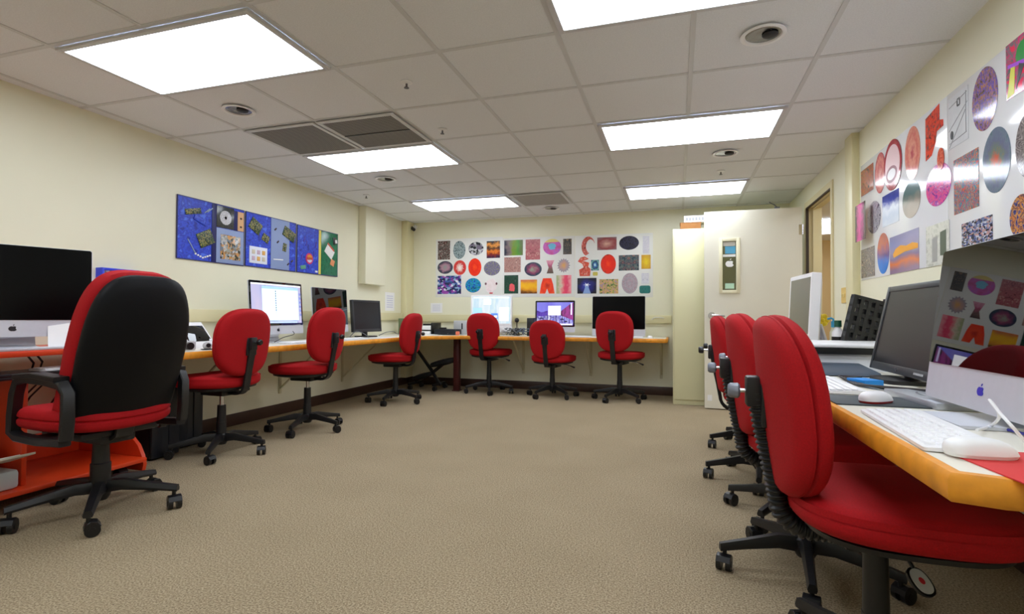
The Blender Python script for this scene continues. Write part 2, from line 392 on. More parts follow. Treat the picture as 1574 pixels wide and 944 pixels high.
for z in (.25, 1.05, 1.85): b.cyl((dx1+.008, y0-.006, z-.05), (dx1+.008, y0-.006, z+.05), .008); b.span((dx1-.03, y0-.002, z-.05), (dx1+.012, y0, z+.05))
put('hinge', b, chrome, g)
b = MB(); b.box((dx0+.05, y0-.001, .12), (.045, .002, .06)); put('door_sticker', b, whitep, g)
b = MB(); b.box((.98, y0+.02, 2.085), (.05, .012, .02)); b.tube([(.98, y0+.02, 2.09), (.95, y0+.0, 2.115), (.90, y0-.03, 2.135)], .007); put('door_closer_arm', b, greyp, g)

# ------------------------------------------------------------------ filing cabinet + boxes
cab_m = mat('cream_cabinet_enamel', (218, 214, 174), .35)
t = thing('storage_cabinet', 'tall cream steel storage cabinet between the far desk and the open door', 'cabinet', (-.04, 6.12, 0))
b = MB(); b.span((0, .02, 0), (.74, .66, 1.94), .005); put('cabinet_body', b, cab_m, t)
for k in range(2):
    b = MB(); b.span((.015+k*.358, 0, .06), (.369+k*.358, .0195, 1.90), .004); d = put('cabinet_door', b, cab_m, t)
b = MB(); b.cyl((.39, 0, 1.0), (.39, -.02, 1.0), .012); b.box((.39, -.026, 1.0), (.02, .012, .1), .004); put('cabinet_handle', b, chrome, d)
t = thing('cardboard_box', 'brown cardboard box on top of the cream cabinet', 'box', (.14, 6.25, 1.94))
b = MB(); b.span((-.1, 0, .0), (.12, .22, .085), .003); put('box_body', b, mat('cardboard', (150, 100, 52), .8, noise=.06, nscale=20), t)
b = MB(); b.span((-.105, -.004, .085), (.0, .224, .088)); b.span((.02, -.004, .085), (.125, .224, .088)); put('box_flap', b, mat('cardboard_flap', (166, 116, 64), .8), t)
t = thing('paper_ream_box', 'white printed carton lying on the brown box above the cabinet', 'box', (.16, 6.26, 2.03))
b = MB(); b.span((-.08, 0, 0), (.2, .2, .075), .003); put('box_body', b, mat('white_carton', (224, 224, 228), .6), t)
b = MB()
for k in range(7): b.span((-.06+k*.034, -.001, .02), (-.04+k*.034, .0, .055))
put('printed_marks', b, mat('grey_print', (150, 152, 160), .6), t)

# ------------------------------------------------------------------ worktops
def offset_path(pts, d):
    out = []
    for i, p in enumerate(pts):
        p = V(p); ns = []
        if i > 0: q = (p-V(pts[i-1])).normalized(); ns.append(V((-q.y, q.x)))
        if i < len(pts)-1: q = (V(pts[i+1])-p).normalized(); ns.append(V((-q.y, q.x)))
        n = sum(ns, V((0, 0))).normalized(); out.append(p + n*(d/max(.3, n.dot(ns[0]))))
    return [tuple(o) for o in out]
def edge_strip(pts, d, z0, z1):
    """wooden nosing: rounded front, left side of the path is inwards"""
    inn = offset_path(pts, d); o2 = offset_path(pts, .006)
    b = MB(); rings = []
    for p, q, i in zip(pts, o2, inn):
        rings.append([(i[0], i[1], z0), (q[0], q[1], z0), (p[0], p[1], z0+.008), (p[0], p[1], z1-.01), (q[0], q[1], z1), (i[0], i[1], z1)])
    b.loft(rings); return b
def bracket(parent, M):
    b = MB(); b.box((0, -.006, -.24), (.035, .008, .46), .002); b.box((0, -.27, -.006), (.035, .52, .008), .002); put('bracket', b, beige, parent, M)
    b = MB(); b.tube([(0, -.012, -.42), (0, -.46, -.014)], .1, flat=(.006, .011)); put('bracket_strut', b, beige, parent, M)
zt, zb = ZD, ZD-.045
front = [(-3.665, 2.46), (-2.99, 2.46), (-2.97, 2.50), (-2.97, 5.72), (-2.58, 6.13), (-.12, 6.13), (-.095, 6.16), (-.095, 6.79)]
t = thing('corner_worktop', 'long white worktop with orange wood edge running along the left and far walls', 'desk', (0, 0, 0))
inn = offset_path(front, .022)
b = MB(); b.prism(inn + [(-3.58, 6.79), (-3.58, 6.59), (-3.67, 6.59)], zb+.004, zt); put('tabletop', b, lam, t)
put('edge_strip', edge_strip(front, .0225, zb, zt), edge_m, t)
for py in (3.15, 4.25, 5.25): bracket(t, TR(XL+.001, py, zb) @ RZ(PI/2))
for px in (-1.95, -1.05, -.18): bracket(t, TR(px, YB-.001, zb))
b = MB(); b.box((-2.71, 6.34, zb/2), (.075, .075, zb), .004); put('leg', b, mat('dark_red_post', (66, 14, 14), .4), t)
b = MB(); b.box((-2.71, 6.34, .007), (.10, .10, .014), .003); put('leg_foot', b, mat('dark_red_post', (66, 14, 14), .4), t)

rf = [(1.24, .955), (.46, .955), (.395, .975), (.395, 4.0)][::-1]
rf = [(p[0], p[1]) for p in rf]
t = thing('side_worktop', 'white worktop with orange wood edge along the right wall', 'desk', (0, 0, 0))
inn = offset_path(rf, .022)
b = MB(); b.prism(inn + [(1.24, 4.0)], zb+.004, zt); put('tabletop', b, lam, t)
put('edge_strip', edge_strip(rf, .0225, zb, zt), edge_m, t)
for py in (1.35, 2.35, 3.6): bracket(t, TR(XR-.001, py, zb) @ RZ(-PI/2))

# ================================================================== CHAIRS
def superring(a, bb, n, N=44):
    out = []
    for i in range(N):
        t = 2*PI*i/N; c, s = math.cos(t), math.sin(t)
        out.append((a*math.copysign(abs(c)**(2/n), c), bb*math.copysign(abs(s)**(2/n), s)))
    return out
def pad(b, w, h, t, n=3, dome=.012, bend=0, groove=.4, taper=0, bow=0, gd=.009):
    """upholstered cushion in the x-z plane, thickness along y, with a seam groove round its edge"""
    a, c = w/2, h/2; e = min(.04, t*.5)
    prof = []
    for s in (.02, .45, .8): prof.append((s, None, -t/2 - dome*(1-s*s)))
    for k in range(5): ang = PI/2*k/4; prof.append((1, e*(1-math.sin(ang)), -t/2 + e*.9*(1-math.cos(ang))))
    gy = -t/2 + t*groove
    prof += [(1, 0, gy-.008), (1, gd, gy), (1, 0, gy+.008)]
    for k in range(5): ang = PI/2*(1-k/4); prof.append((1, e*(1-math.sin(ang)), t/2 - e*.7*(1-math.cos(ang))))
    for s in (.8, .45, .02): prof.append((s, None, t/2 + dome*(1-s*s)))
    rings = []
    for s, ins, y in prof:
        if ins is None: R = superring((a-e)*s, (c-e)*s, n)
        else: R = superring(a-ins, c-ins, n)
        rings.append([(x*(1+taper*z/c), y + bend*(x/a)**2 + bow*(z/c)**2, z) for x, z in R])
    b.loft(rings)
_cache = {}
def cm(key, fn):
    if key not in _cache:
        mb, ms = fn(); _cache[key] = mb.mesh(key.split(':')[0], ms)
    return _cache[key]
def m_leg(R=.29, h=.125, w=.026):
    b = MB(); sec = []
    for x, z, ww, hh in ((.02, h-.012, w*1.15, .028), (.1, h-.006, w, .024), (R*.75, h-.026, w*.82, .017), (R+.018, h-.042, w*.72, .014)):
        q = [(-ww*.8, -hh), (ww*.8, -hh), (ww, -hh*.3), (ww*.6, hh), (-ww*.6, hh), (-ww, -hh*.3)]
        sec.append([(x, yy*.8, z+zz) for yy, zz in q])
    b.loft(sec); return b, blackp
def m_caster(h=.09):
    b = MB(); b.cyl((0, 0, h), (0, 0, .05), .008)
    for s in (-1, 1):
        b.cyl((.012, s*.008, .026), (.012, s*.026, .026), .026, n=20); b.cyl((.012, s*.0262, .026), (.012, s*.028, .026), .012, n=12)
    b.tube([(-.012, 0, .03), (-.008, 0, .046), (.006, 0, .056), (.026, 0, .052), (.036, 0, .036)], .01, flat=(.004, .026)); return b, blackm
def m_hub(h=.125):
    b = MB(); b.lathe([(.001, h-.06), (.03, h-.06), (.042, h-.04), (.042, h+.006), (.034, h+.016), (.001, h+.016)], 24); return b, blackp
def m_cover(top):
    b = MB(); b.lathe([(.001, .13), (.033, .13), (.031, .22), (.0295, .22), (.027, top), (.001, top)], 24); return b, blackp
def m_piston(top):
    b = MB(); b.cyl((0, 0, .14), (0, 0, top), .014, n=16); return b, chrome
def m_seat():
    b = MB(); b.M = RX(-PI/2); pad(b, .51, .47, .08, 2.9, .016, -.012, .3, .05, -.006, gd=.003); return b, redf
def m_pan():
    b = MB(); b.M = RX(-PI/2); R = [[(x, y, z) for x, z in superring(a, c, 2.9)] for a, c, y in ((.19, .17, .02), (.225, .205, .008), (.228, .208, -.004))]; b.loft(R)
    b.M = Matrix(); b.box((0, -.02, -.04), (.15, .2, .04), .008); return b, blackp
def m_back():
    b = MB(); pad(b, .44, .46, .085, 2.7, .014, .03, .45, .03, -.012); return b, redf
def jpath(r=.07):
    p = [(0, .02, -.06), (0, -.10, -.068), (0, -.145, -.068)]
    for k in range(1, 7):
        a = PI/2*k/6; p.append((0, -.145-.075*math.sin(a), .007-.075*math.cos(a)))
    p += [(0, -.235, .09), (0, -.256, .19), (0, -.272, .285)]
    return p
def m_jbar():
    b = MB(); b.tube(jpath(), .1, flat=(.009, .027), up=(0, 0, 1)); b.box((0, -.272, .275), (.05, .03, .085), .006); b.box((0, -.255, .26), (.085, .016, .13), .006); return b, blackp
def m_bellows():
    b = MB(); P = [V(q) for q in jpath()][1:]; pts = []; L = 0
    dense = []
    for i in range(len(P)-1):
        n = max(1, int((P[i+1]-P[i]).length/.0035))
        for k in range(n): dense.append(P[i].lerp(P[i+1], k/n))
    rr = [.0215 if (k//2) % 2 else .027 for k in range(len(dense))]
    b.tube(dense, rr, 14); b.box((0, -.276, .285), (.05, .045, .08), .006); b.box((0, -.255, .26), (.085, .02, .13), .006); return b, blackp
def m_knob2(bl):
    b = MB(); b.cyl((0, -.28, .285), (0, -.318, .285), .0055); b.mi = 1; b.M = TR(0, -.313, .285) @ RX(PI/2)
    b.lathe([(.001, 0), (.016, 0), (.021, .005), (.02, .024), (.015, .03), (.001, .03)], 9); return b, [chrome, mat('grey_blue_knob', (120, 126, 138), .35) if bl else blackm]
def m_lever():
    b = MB(); b.tube([(.08, .02, -.05), (.18, .03, -.055), (.25, .035, -.075)], .006); b.mi = 1; b.tube([(.22, .033, -.066), (.27, .037, -.082)], [.006, .011]); return b, [chrome, blackp]
def task_chair(label, x, y, az, base, zs=.49, style='bar', group='red task chairs', chrome_len=0, back_up=0, paddle=False):
    t = thing('task_chair', label, 'chair', (x, y, 0), rad(az-90), group)
    S = TR(0, 0, zs)
    s = obj('seat', cm('seat', m_seat), t, TR(0, .035, zs+.012)); obj('seat_pan', cm('seat_pan', m_pan), s, TR(0, 0, -.036))
    bk = obj('backrest', cm('backrest', m_back), t, TR(0, -.205, zs+.285+back_up) @ RX(rad(6)))
    if style == 'bar': obj('back_support', cm('back_support', m_jbar), t, S)
    else: obj('back_support', cm('back_support:bellows', m_bellows), t, S)
    obj('adjusting_knob', cm('adjusting_knob:%s' % style, lambda: m_knob2(style != 'bar')), t, S)
    if paddle:
        b = MB(); b.tube([(.05, .02, -.055), (.08, .035, -.07), (.10, .045, -.095)], .004); l = put('height_lever', b, blackm, t, S)
        pm = TR(.118, .052, -.116) @ RZ(rad(20)) @ RY(rad(38))
        b = MB(); b.prism(superring(.033, .024, 2.4, 28), -.004, .003); put('lever_rim', b, blackm, l, pm)
        b = MB(); b.prism(superring(.028, .019, 2.4, 28), .003, .0055); put('lever_paddle', b, mat('silver_shell', (196, 196, 200), .3), l, pm)
        b = MB(); b.prism(ell(.008, .006, 12), .0055, .0065); put('red_mark', b, mat('red_mark', (190, 40, 50), .5), l, pm)
    else: obj('height_lever', cm('height_lever', m_lever), t, S)
    top = zs-.085-chrome_len
    obj('column_cover', cm('column_cover:%.3f' % top, lambda: m_cover(top)), t)
    obj('gas_piston', cm('gas_piston:%.3f' % (zs-.08), lambda: m_piston(zs-.08)), t)
    obj('base_hub', cm('base_hub', m_hub), t)
    for k in range(5):
        a = rad(base+72*k-(az-90)); l = obj('base_leg', cm('base_leg', m_leg), t, RZ(a))
        obj('caster', cm('caster', m_caster), l, TR(.29, 0, 0) @ RZ(rad((k*67) % 140-70)))
    return t
LG, BG, RG = 'red task chairs at the left worktop', 'red task chairs at the far worktop', 'red task chairs at the right worktop'
task_chair('red task chair right of the big armchair, in front of the black towers', -3.02, 2.93, 178, 14, .49, group=LG, chrome_len=.07)
task_chair('red task chair in front of the dark all-in-one screen on the left worktop', -2.96, 3.75, 181, 69, .50, group=LG, chrome_len=.06, back_up=.015)
task_chair('red task chair near the far left corner, before the black monitor', -3.0, 5.28, 183, 60, .48, group=LG)
task_chair('red task chair at the far worktop before the white computer', -2.27, 6.34, 83, 2, .49, group=BG)
task_chair('low red task chair before the computer with the purple street picture', -1.43, 6.25, 82, 27, .44, group=BG, back_up=-.03)
task_chair('red task chair before the big black screen, beside the cream cabinet', -.63, 6.24, 76, 29, .50, group=BG, back_up=.015)
task_chair('nearest red task chair, ribbed back tube, at the right worktop', .475, 1.55, 0, 40, .475, 'bellows', group=RG, back_up=-.025, paddle=True)
task_chair('second nearest red task chair in the right row, ribbed back tube', .46, 2.24, 2, 46, .475, 'bellows', group=RG, back_up=-.015)
task_chair('red task chair in the right row mostly hidden behind the second one', .545, 2.85, 2, 16, .475, 'bellows', group=RG, back_up=-.025)
task_chair('fourth red task chair of the right row, plain black back bar', .47, 3.44, 0, 45, .475, 'bar', group=RG, back_up=-.02)
task_chair('farthest red task chair of the right row, hidden by the others', .535, 4.25, 0, 48, .46, 'bar', group=RG, back_up=-.04)

# high-backed armchair
t = thing('office_armchair', 'high-backed red and black office armchair before the orange-red computer cart', 'chair', (-2.662, 1.872, 0), rad(175-90))
b = MB(); b.M = RX(-PI/2); pad(b, .54, .50, .10, 3.2, .014, -.015, .5, .03); s = put('seat', b, redf, t, TR(0, .02, .475))
b = MB(); b.box((0, -.02, -.07), (.34, .3, .03), .008); b.box((0, -.03, -.1), (.16, .24, .05), .01); put('seat_pan', b, blackp, s)
def bigback(y0, y1, grow, N=56, dome=0):
    rings = []
    for s, yy in ((.03, y0-dome), (.5, y0-dome*.75), (.86, y0-dome*.2), (.96, y0+.006), (1, y0+.02), (1, y1-.018), (.97, y1-.005), (.9, y1), (.45, y1+.004), (.03, y1+.006)):
        R = []
        for x, z in [(x_ if z_ > 0 else math.copysign(min((.24+grow)*s, abs(x_)*(1+.16*min(1, -z_/.25))), x_), z_) for x_, z_ in superring((.24+grow)*s, (.37+grow)*s, 3.5, N)]:
            q = z/.36; wdt = 1.0 + (-.06*q if q > 0 else .04*q) - .07*max(0, q-.35)
            R.append((x*wdt, yy + .05*(x/.285)**2 + .035*(q-.1)**2*(1 if q > .1 else .4), z))
        rings.append(R)
    b = MB(); b.loft(rings); return b
BM = TR(0, -.265, .772) @ RX(rad(16))
bc = put('back_cushion', bigback(.018, .10, .004), redf, t, BM)
bs = put('back_shell', bigback(-.035, .02, 0, dome=.02), mat('black_moulded_shell', (8, 9, 13), .5, spec=.2, bump=.06, bscale=500), t, BM)
b = MB(); b.tube([(0, -.05, .375), (0, -.13, .372), (0, -.165, .39), (0, -.18, .44), (0, -.19, .5)], .1, flat=(.008, .04), up=(0, 0, 1)); put('back_support', b, blackp, t)
for sx in (-1, 1):
    b = MB(); x = sx*.258
    loop = [(x, -.2, .41), (x, -.02, .40), (x, .14, .405), (x, .185, .425), (x+sx*.004, .175, .50), (x+sx*.006, .155, .60), (x+sx*.006, .13, .655), (x+sx*.006, .07, .672), (x+sx*.006, -.08, .668), (x+sx*.006, -.19, .655), (x, -.215, .62), (x, -.215, .5), (x, -.205, .42)]
    b.tube(loop, .1, flat=(.017, .024), up=(0, 0, 1)); b.tube([(x+sx*.006, .13, .678), (x+sx*.006, 0, .69), (x+sx*.006, -.18, .678)], .1, flat=(.012, .03), up=(0, 0, 1))
    b.box((x-sx*.06, .02, .405), (.14, .1, .014)); put('armrest', b, blackp, t)
b = MB(); b.lathe([(.001, .13), (.042, .13), (.042, .24), (.037, .245), (.033, .345), (.001, .345)], 24); put('column_cover', b, blackp, t)
b = MB(); b.cyl((0, 0, .3), (0, 0, .38), .015); put('gas_piston', b, chrome, t)
b = MB(); b.tube([(.1, 0, .375), (.24, 0, .37), (.3, 0, .37)], [.007, .007, .007]); b.cyl((.28, 0, .37), (.315, 0, .37), .015); put('height_lever', b, blackm, t)
obj('base_hub', cm('base_hub:big', m_hub), t)
for k in range(5):
    l = obj('base_leg', cm('base_leg:big', lambda: m_leg(.32, .14, .034)), t, RZ(rad(30+72*k-85))); obj('caster', cm('caster:big', lambda: m_caster(.1)), l, TR(.32, 0, 0) @ RZ(rad(40*k-60)) @ Matrix.Scale(1.12, 4))

# kneeling chair in the corner
t = thing('kneeling_chair', 'low black kneeling chair pushed into the far left corner under the worktop', 'chair', (-3.05, 6.38, 0), 0)
b = MB(); b.M = RX(-PI/2); pad(b, .36, .28, .06, 3); put('seat', b, mat('black_upholstery', (16, 16, 18), .8), t, TR(.14, 0, .36) @ RY(rad(-14)))
b = MB(); b.M = RX(-PI/2); pad(b, .30, .18, .05, 3); put('knee_pad', b, mat('black_upholstery', (16, 16, 18), .8), t, TR(-.16, 0, .17) @ RY(rad(-16)))
b = MB(); b.tube([(-.26, 0, .52), (-.05, 0, .26), (.05, 0, .11), (.09, 0, .06)], .1, flat=(.014, .02), up=(0, 1, 0)); b.tube([(-.28, 0, .1), (-.05, 0, .2), (.12, 0, .33)], .1, flat=(.014, .02), up=(0, 1, 0)); put('frame', b, blackm, t)
for xx in (-.28, .07):
    b = MB(); b.box((0, 0, .075), (.035, .36, .03), .006); l = put('base_leg', b, blackm, t, TR(xx, 0, 0))
    for yy in (-.16, .16): obj('caster', cm('caster', m_caster), l, TR(0, yy, 0))

# ================================================================== COMPUTERS
def emis(name, c, e=.55): return mat(name, c, .4, emit=e)
def screen_mesh(w, h, base, rects):
    """lit picture: base gradient material and flat panes over it"""
    b = MB(); ms = [base]; b.box((0, 0, 0), (w, .001, h)); z = 0
    for u0, u1, v0, v1, m in rects:
        if m not in ms: ms.append(m)
        b.mi = ms.index(m); z += 1; d = .0006+.00012*z
        pts = [(-w/2+w*u0, h/2-h*v0), (-w/2+w*u1, h/2-h*v0), (-w/2+w*u1, h/2-h*v1), (-w/2+w*u0, h/2-h*v1)]
        b.loft([[(x, -d, zz) for x, zz in pts], [(x, -d+.0001, zz) for x, zz in pts]])
    return b, ms
def poly_on_screen(b, ms, m, pts, w, h, d):
    if m not in ms: ms.append(m)
    b.mi = ms.index(m); q = [(-w/2+w*u, h/2-h*v) for u, v in pts]
    b.loft([[(x, -d, z) for x, z in q], [(x, -d+.0001, z) for x, z in q]])
def all_in_one(label, x, y, z, rz, w, gh, chin, gap, tilt=0, screen=None, shell=alu, lg=logo_d, bezel=.022, glass=glassb, group='flat all-in-one computers', edge=.008, logo_s=.03):
    """foot on the desk; local -y faces the user"""
    t = thing('all_in_one_computer', label, 'computer', (x, y, z), rz, group)
    H = gh+chin; P = TR(0, 0, gap) @ RX(-rad(tilt))
    b = MB(); R = rrect(w, H, .012, 3)
    rings = []
    for sc, yy in ((1, 0), (1, edge), (.97, edge+.004), (.8, edge+.02), (.4, edge+.034), (.05, edge+.037)):
        rings.append([(xx*sc, yy, zz*(sc if sc < .9 else 1)+H/2) for xx, zz in R])
    b.loft(rings); body = put('body', b, shell, t, P)
    b = MB(); R2 = [(xx, zz) for xx, zz in rrect(w-.006, gh-.004, .010, 3)]
    b.loft([[(xx, 0, zz) for xx, zz in R2], [(xx, -.0025, zz) for xx, zz in R2]]); gl = put('screen_glass', b, glass, body, TR(0, -.0002, chin+gh/2))
    if screen:
        sb, ms = screen(w-2*bezel, gh-2*bezel); put('screen_picture', sb, ms, gl, TR(0, -.0032, 0))
    if lg: logo(logo_s, body, TR(0, -.0003, chin*.5) @ RX(PI/2), lg)
    b = MB(); fw = min(.2, w*.36)
    pth = [(0, -.075, .004), (0, .05, .005), (0, .075, .012), (0, .09, .05), (0, .075, gap+.02), (0, .05, gap+.14)]
    b.tube(pth, .1, flat=(.004, fw/2), up=(0, 0, 1)); put('stand', b, shell, t)
    return t
wgrad = art
def emission_art(name, style, cols, e=.68, **k):
    m = art(name, style, cols, **k); nt = m.node_tree; B = nt.nodes['Principled BSDF']
    src = B.inputs['Base Color'].links[0].from_socket
    nt.links.new(src, B.inputs['Emission Color']); B.inputs['Emission Strength'].default_value = e
    nt.links.remove(B.inputs['Base Color'].links[0]); B.inputs['Base Color'].default_value = (.02, .02, .02, 1); return m
def scr_windows(w, h):
    base = emission_art('desktop_picture', 'rise', [(40, 90, 190), (60, 110, 205), (196, 196, 236), (240, 214, 226), (226, 220, 240)], sc=2, hx=w/2, hy=h/2)
    P = emis('window_pane_white', (226, 240, 252)); Q = emis('window_bar', (150, 186, 226)); D = emis('icon_dark', (60, 70, 90), .6); S = emis('window_shade', (196, 222, 246)); W2 = emis('menu_white', (236, 240, 246))
    r = [(0, 1, 0, .035, W2), (.2, .94, .06, .93, S), (.2, .94, .06, .13, Q), (.22, .45, .14, .74, P), (.48, .9, .15, .27, P), (.48, .9, .29, .56, P), (.48, .72, .6, .7, P), (.48, .72, .73, .88, P), (.22, .45, .78, .88, P), (.74, .9, .6, .88, P), (.1, .9, .955, 1, emis('dock_blue', (168, 188, 228)))]
    for k in range(9): r.append((.452, .472, .17+k*.06, .20+k*.06, D))
    for k in range(6): r.append((.955, .99, .2+k*.11, .26+k*.11, emis('icon_blue', (110, 120, 180))))
    return screen_mesh(w, h, base, r)
def scr_city(w, h):
    base = emission_art('street_sky', 'rise', [(96, 84, 214), (110, 100, 224), (150, 150, 240), (176, 204, 250)], sc=1.5, hx=w/2, hy=h/2)
    b, ms = screen_mesh(w, h, base, [(.32, .66, .16, .58, emis('street_glow', (250, 250, 255), 1.1))])
    dk = emission_art('street_building', 'noise', [(30, 14, 60), (96, 60, 190), (20, 10, 40)], sc=5, hx=w/2, hy=h/2); mg = emission_art('street_building_pink', 'noise', [(40, 10, 50), (170, 60, 150), (26, 10, 44)], sc=4, hx=w/2, hy=h/2)
    poly_on_screen(b, ms, dk, [(0, .36), (.14, .44), (.32, .36), (.32, .58), (.12, .62), (0, .6)], w, h, .0016)
    poly_on_screen(b, ms, mg, [(1, .02), (.9, .1), (.66, .4), (.66, .58), (.8, .66), (1, .78)], w, h, .0017)
    gr = emission_art('street_ground', 'noise', [(70, 60, 190), (190, 190, 250), (60, 40, 150), (236, 236, 255)], sc=5, hx=w/2, hy=h/2)
    poly_on_screen(b, ms, gr, [(0, .6), (.32, .56), (.66, .56), (.8, .66), (1, .8), (1, .93), (0, .93)], w, h, .0015)
    for u, v, s in ((.13, .70, .05), (.22, .8, .06), (.7, .74, .05), (.8, .84, .05), (.45, .66, .03)):
        poly_on_screen(b, ms, emis('street_car', (24, 18, 60), .7), [(u-s, v), (u-s*.5, v-s*.6), (u+s*.5, v-s*.6), (u+s, v), (u+s, v+s*.6), (u-s, v+s*.6)], w, h, .0019)
    poly_on_screen(b, ms, emis('dock_white', (216, 210, 246)), [(.02, .93), (.98, .93), (.98, 1), (.02, 1)], w, h, .002)
    poly_on_screen(b, ms, emis('icon_column', (206, 200, 240)), [(.93, .03), (.97, .03), (.97, .55), (.93, .55)], w, h, .002)
    return b, ms
def scr_map(w, h):
    base = emission_art('pale_map_picture', 'noise', [(222, 238, 248), (236, 246, 250), (196, 226, 244), (240, 250, 244)], sc=2.2, hx=w/2, hy=h/2)
    r = [(.03, .97, .02, .07, emis('map_bar', (200, 220, 240))), (.03, .26, .42, .66, emis('map_blue', (150, 192, 232))), (.5, .68, .62, .82, emis('map_navy', (70, 110, 180), .8)), (.58, .66, .7, .78, W_ := emis('map_white', (244, 246, 250))),
         (.72, .96, .4, .9, W_), (.3, .5, .1, .3, W_)]
    return screen_mesh(w, h, base, r)
# left wall
all_in_one('large all-in-one computer with black screen on the orange-red cart', -3.24, 1.83, .78, rad(68), .65, .39, .085, .06, 3, group=None, glass=glassk)
all_in_one('all-in-one computer showing white windows on the left worktop', -3.33, 3.83, ZD, rad(91), .66, .385, .075, .075, 4, scr_windows)
all_in_one('dark-screened all-in-one computer right of the one showing white windows', -3.36, 4.62, ZD, rad(90), .57, .375, .075, .07, 4)
# far wall
yb = 6.50
def bx(px): return at(px, 480, 'Y', yb).x
def bz(py, px=850): return at(px, py, 'Y', yb).z
x0, x1 = bx(822), bx(884); z0, z1 = bz(502.5), bz(462)
all_in_one('all-in-one computer showing a purple street picture on the far worktop', (x0+x1)/2, yb, ZD, rad(-3), x1-x0, z1-z0, .065, z0-.065-ZD, 2, scr_city)
x0, x1 = bx(910), bx(992); z0, z1 = bz(505), bz(456)
all_in_one('big all-in-one computer with black screen at the right end of the far worktop', (x0+x1)/2, yb, ZD, rad(-2), x1-x0, z1-z0, .085, z0-.085-ZD, 2, glass=glassk)
x0, x1 = bx(724), bx(786); z0, z1 = bz(508, 755), bz(461.5, 755)
all_in_one('white plastic all-in-one computer with a pale map picture on the far worktop', (x0+x1)/2, yb, ZD, rad(4), x1-x0, z1-z0, .09, .04, 2, scr_map, shell=whitep, lg=mat('grey_logo', (170, 172, 178), .4), glass=whitep, group=None, edge=.03, bezel=.02)
# right wall: large near computer (mirror-like black screen) and the old white one
nc = all_in_one('nearest aluminium all-in-one computer, glossy screen mirroring the print board', .65, 1.46, ZD, rad(-90), .535, .305, .09, .027, 7, lg=mat('blue_logo', (50, 46, 170), .35), logo_s=.024, edge=.006)  # chin logo in one even blue
p = at(1233, 470, 'X', .74)
all_in_one('old white all-in-one computer with blank grey screen behind the printer', .70, p.y-.06, ZD, rad(-86), .44, .38, .09, .03, 3, lambda w_, h_: screen_mesh(w_, h_, mat('blank_grey_screen', (120, 118, 104), .2), []), shell=whitep, lg=mat('grey_logo', (170, 172, 178), .4), glass=whitep, bezel=.025, group=None, edge=.045)

def monitor(label, x, y, z, rz, w, h, gap, tilt, mark=True):
    t = thing('monitor', label, 'monitor', (x, y, z), rz)
    P = TR(0, 0, gap) @ RX(-rad(tilt))
    b = MB(); b.box((0, .02, h/2), (w, .036, h), .006); hs = put('housing', b, mat('monitor_black', (34, 35, 38), .4), t, P)
    b = MB(); e = .022
    b.span((-w/2, -.004, 0), (-w/2+e, .002, h), .002); b.span((w/2-e, -.004, 0), (w/2, .002, h), .002); b.span((-w/2+e, -.004, h-e), (w/2-e, .002, h), .002); b.span((-w/2+e, -.004, 0), (w/2-e, .002, e*1.4), .002)
    put('bezel', b, mat('monitor_bezel', (44, 46, 50), .38), hs)
    b = MB(); b.span((-w/2+e, -.0005, e*1.4), (w/2-e, .0015, h-e)); put('screen', b, mat('matt_lcd_screen', (30, 31, 33), .32, spec=.4), hs)
    if mark:
        b = MB(); b.M = TR(0, -.0045, e*.7) @ RX(PI/2); b.prism(ell(.007, .007, 20), 0, .001); put('round_badge', b, chrome, hs)
        b = MB()
        for k in range(7): b.span((w*.27+k*.011, -.0048, e*.55), (w*.27+.008+k*.011, -.004, e*.9))
        put('printed_label', b, mat('label_grey', (170, 172, 176), .4), hs)
    b = MB(); b.box((0, .05, gap*.5+.07), (.07, .03, gap+.12), .006); put('stand_neck', b, blackp, t)
    b = MB(); b.M = TR(0, .03, 0); b.prism(rrect(.23, .19, .05, 5), .0, .014); put('stand_base', b, blackp, t)
    return t
monitor('black flat monitor left of the far corner on the left worktop', -3.35, 5.27, ZD, rad(82), .47, .36, .06, 5, False)
monitor('black flat monitor leaning back on the right worktop behind the glossy computer', .78, 2.31, ZD, rad(-90), .56, .345, .03, 12)

# ------------------------------------------------------------------ keyboards and mice
def m_kbody():
    b = MB(); b.loft([[(x, y, .002) for x, y in rrect(.42, .125, .008, 3)], [(x, y, .008+.006*(y+.06)/.12) for x, y in rrect(.42, .125, .008, 3)]]); return b, whitep
def m_key():
    b = MB(); b.loft([[(x, y, 0) for x, y in rrect(.017, .0165, .002, 2)], [(x*.9, y*.88, .004) for x, y in rrect(.017, .0165, .002, 2)]]); return b, mat('white_key', (246, 246, 248), .4)
def m_keyw():
    b = MB(); b.loft([[(x, y, 0) for x, y in rrect(.098, .0165, .002, 2)], [(x*.98, y*.88, .004) for x, y in rrect(.098, .0165, .002, 2)]]); return b, mat('white_key', (246, 246, 248), .4)
def keyboard(label, x, y, z, rz, keys=True, group='white keyboards'):
    t = thing('keyboard', label, 'keyboard', (x, y, z), rz, group)
    obj('keyboard_body', cm('keyboard_body', m_kbody), t)
    if keys:
        for r in range(5):
            c = 0
            while c < 19:
                wide = r == 0 and c == 4
                px = -.19+c*.0205+(.04 if wide else 0); py = -.045+r*.0195; zz = .008+.006*(py+.06)/.12
                obj('space_bar' if wide else 'key', cm('space_bar', m_keyw) if wide else cm('key', m_key), t, TR(px, py, zz)); c += 5 if wide else 1
    else:
        b = MB()
        for r in range(5): b.box((0, -.045+r*.0195, .014+.006*(py_(r))), (.4, .016, .004), .001)
        put('key_rows', b, mat('white_key', (246, 246, 248), .4), t)
    return t
def py_(r): return (r*.0195+.015)/.12-.4
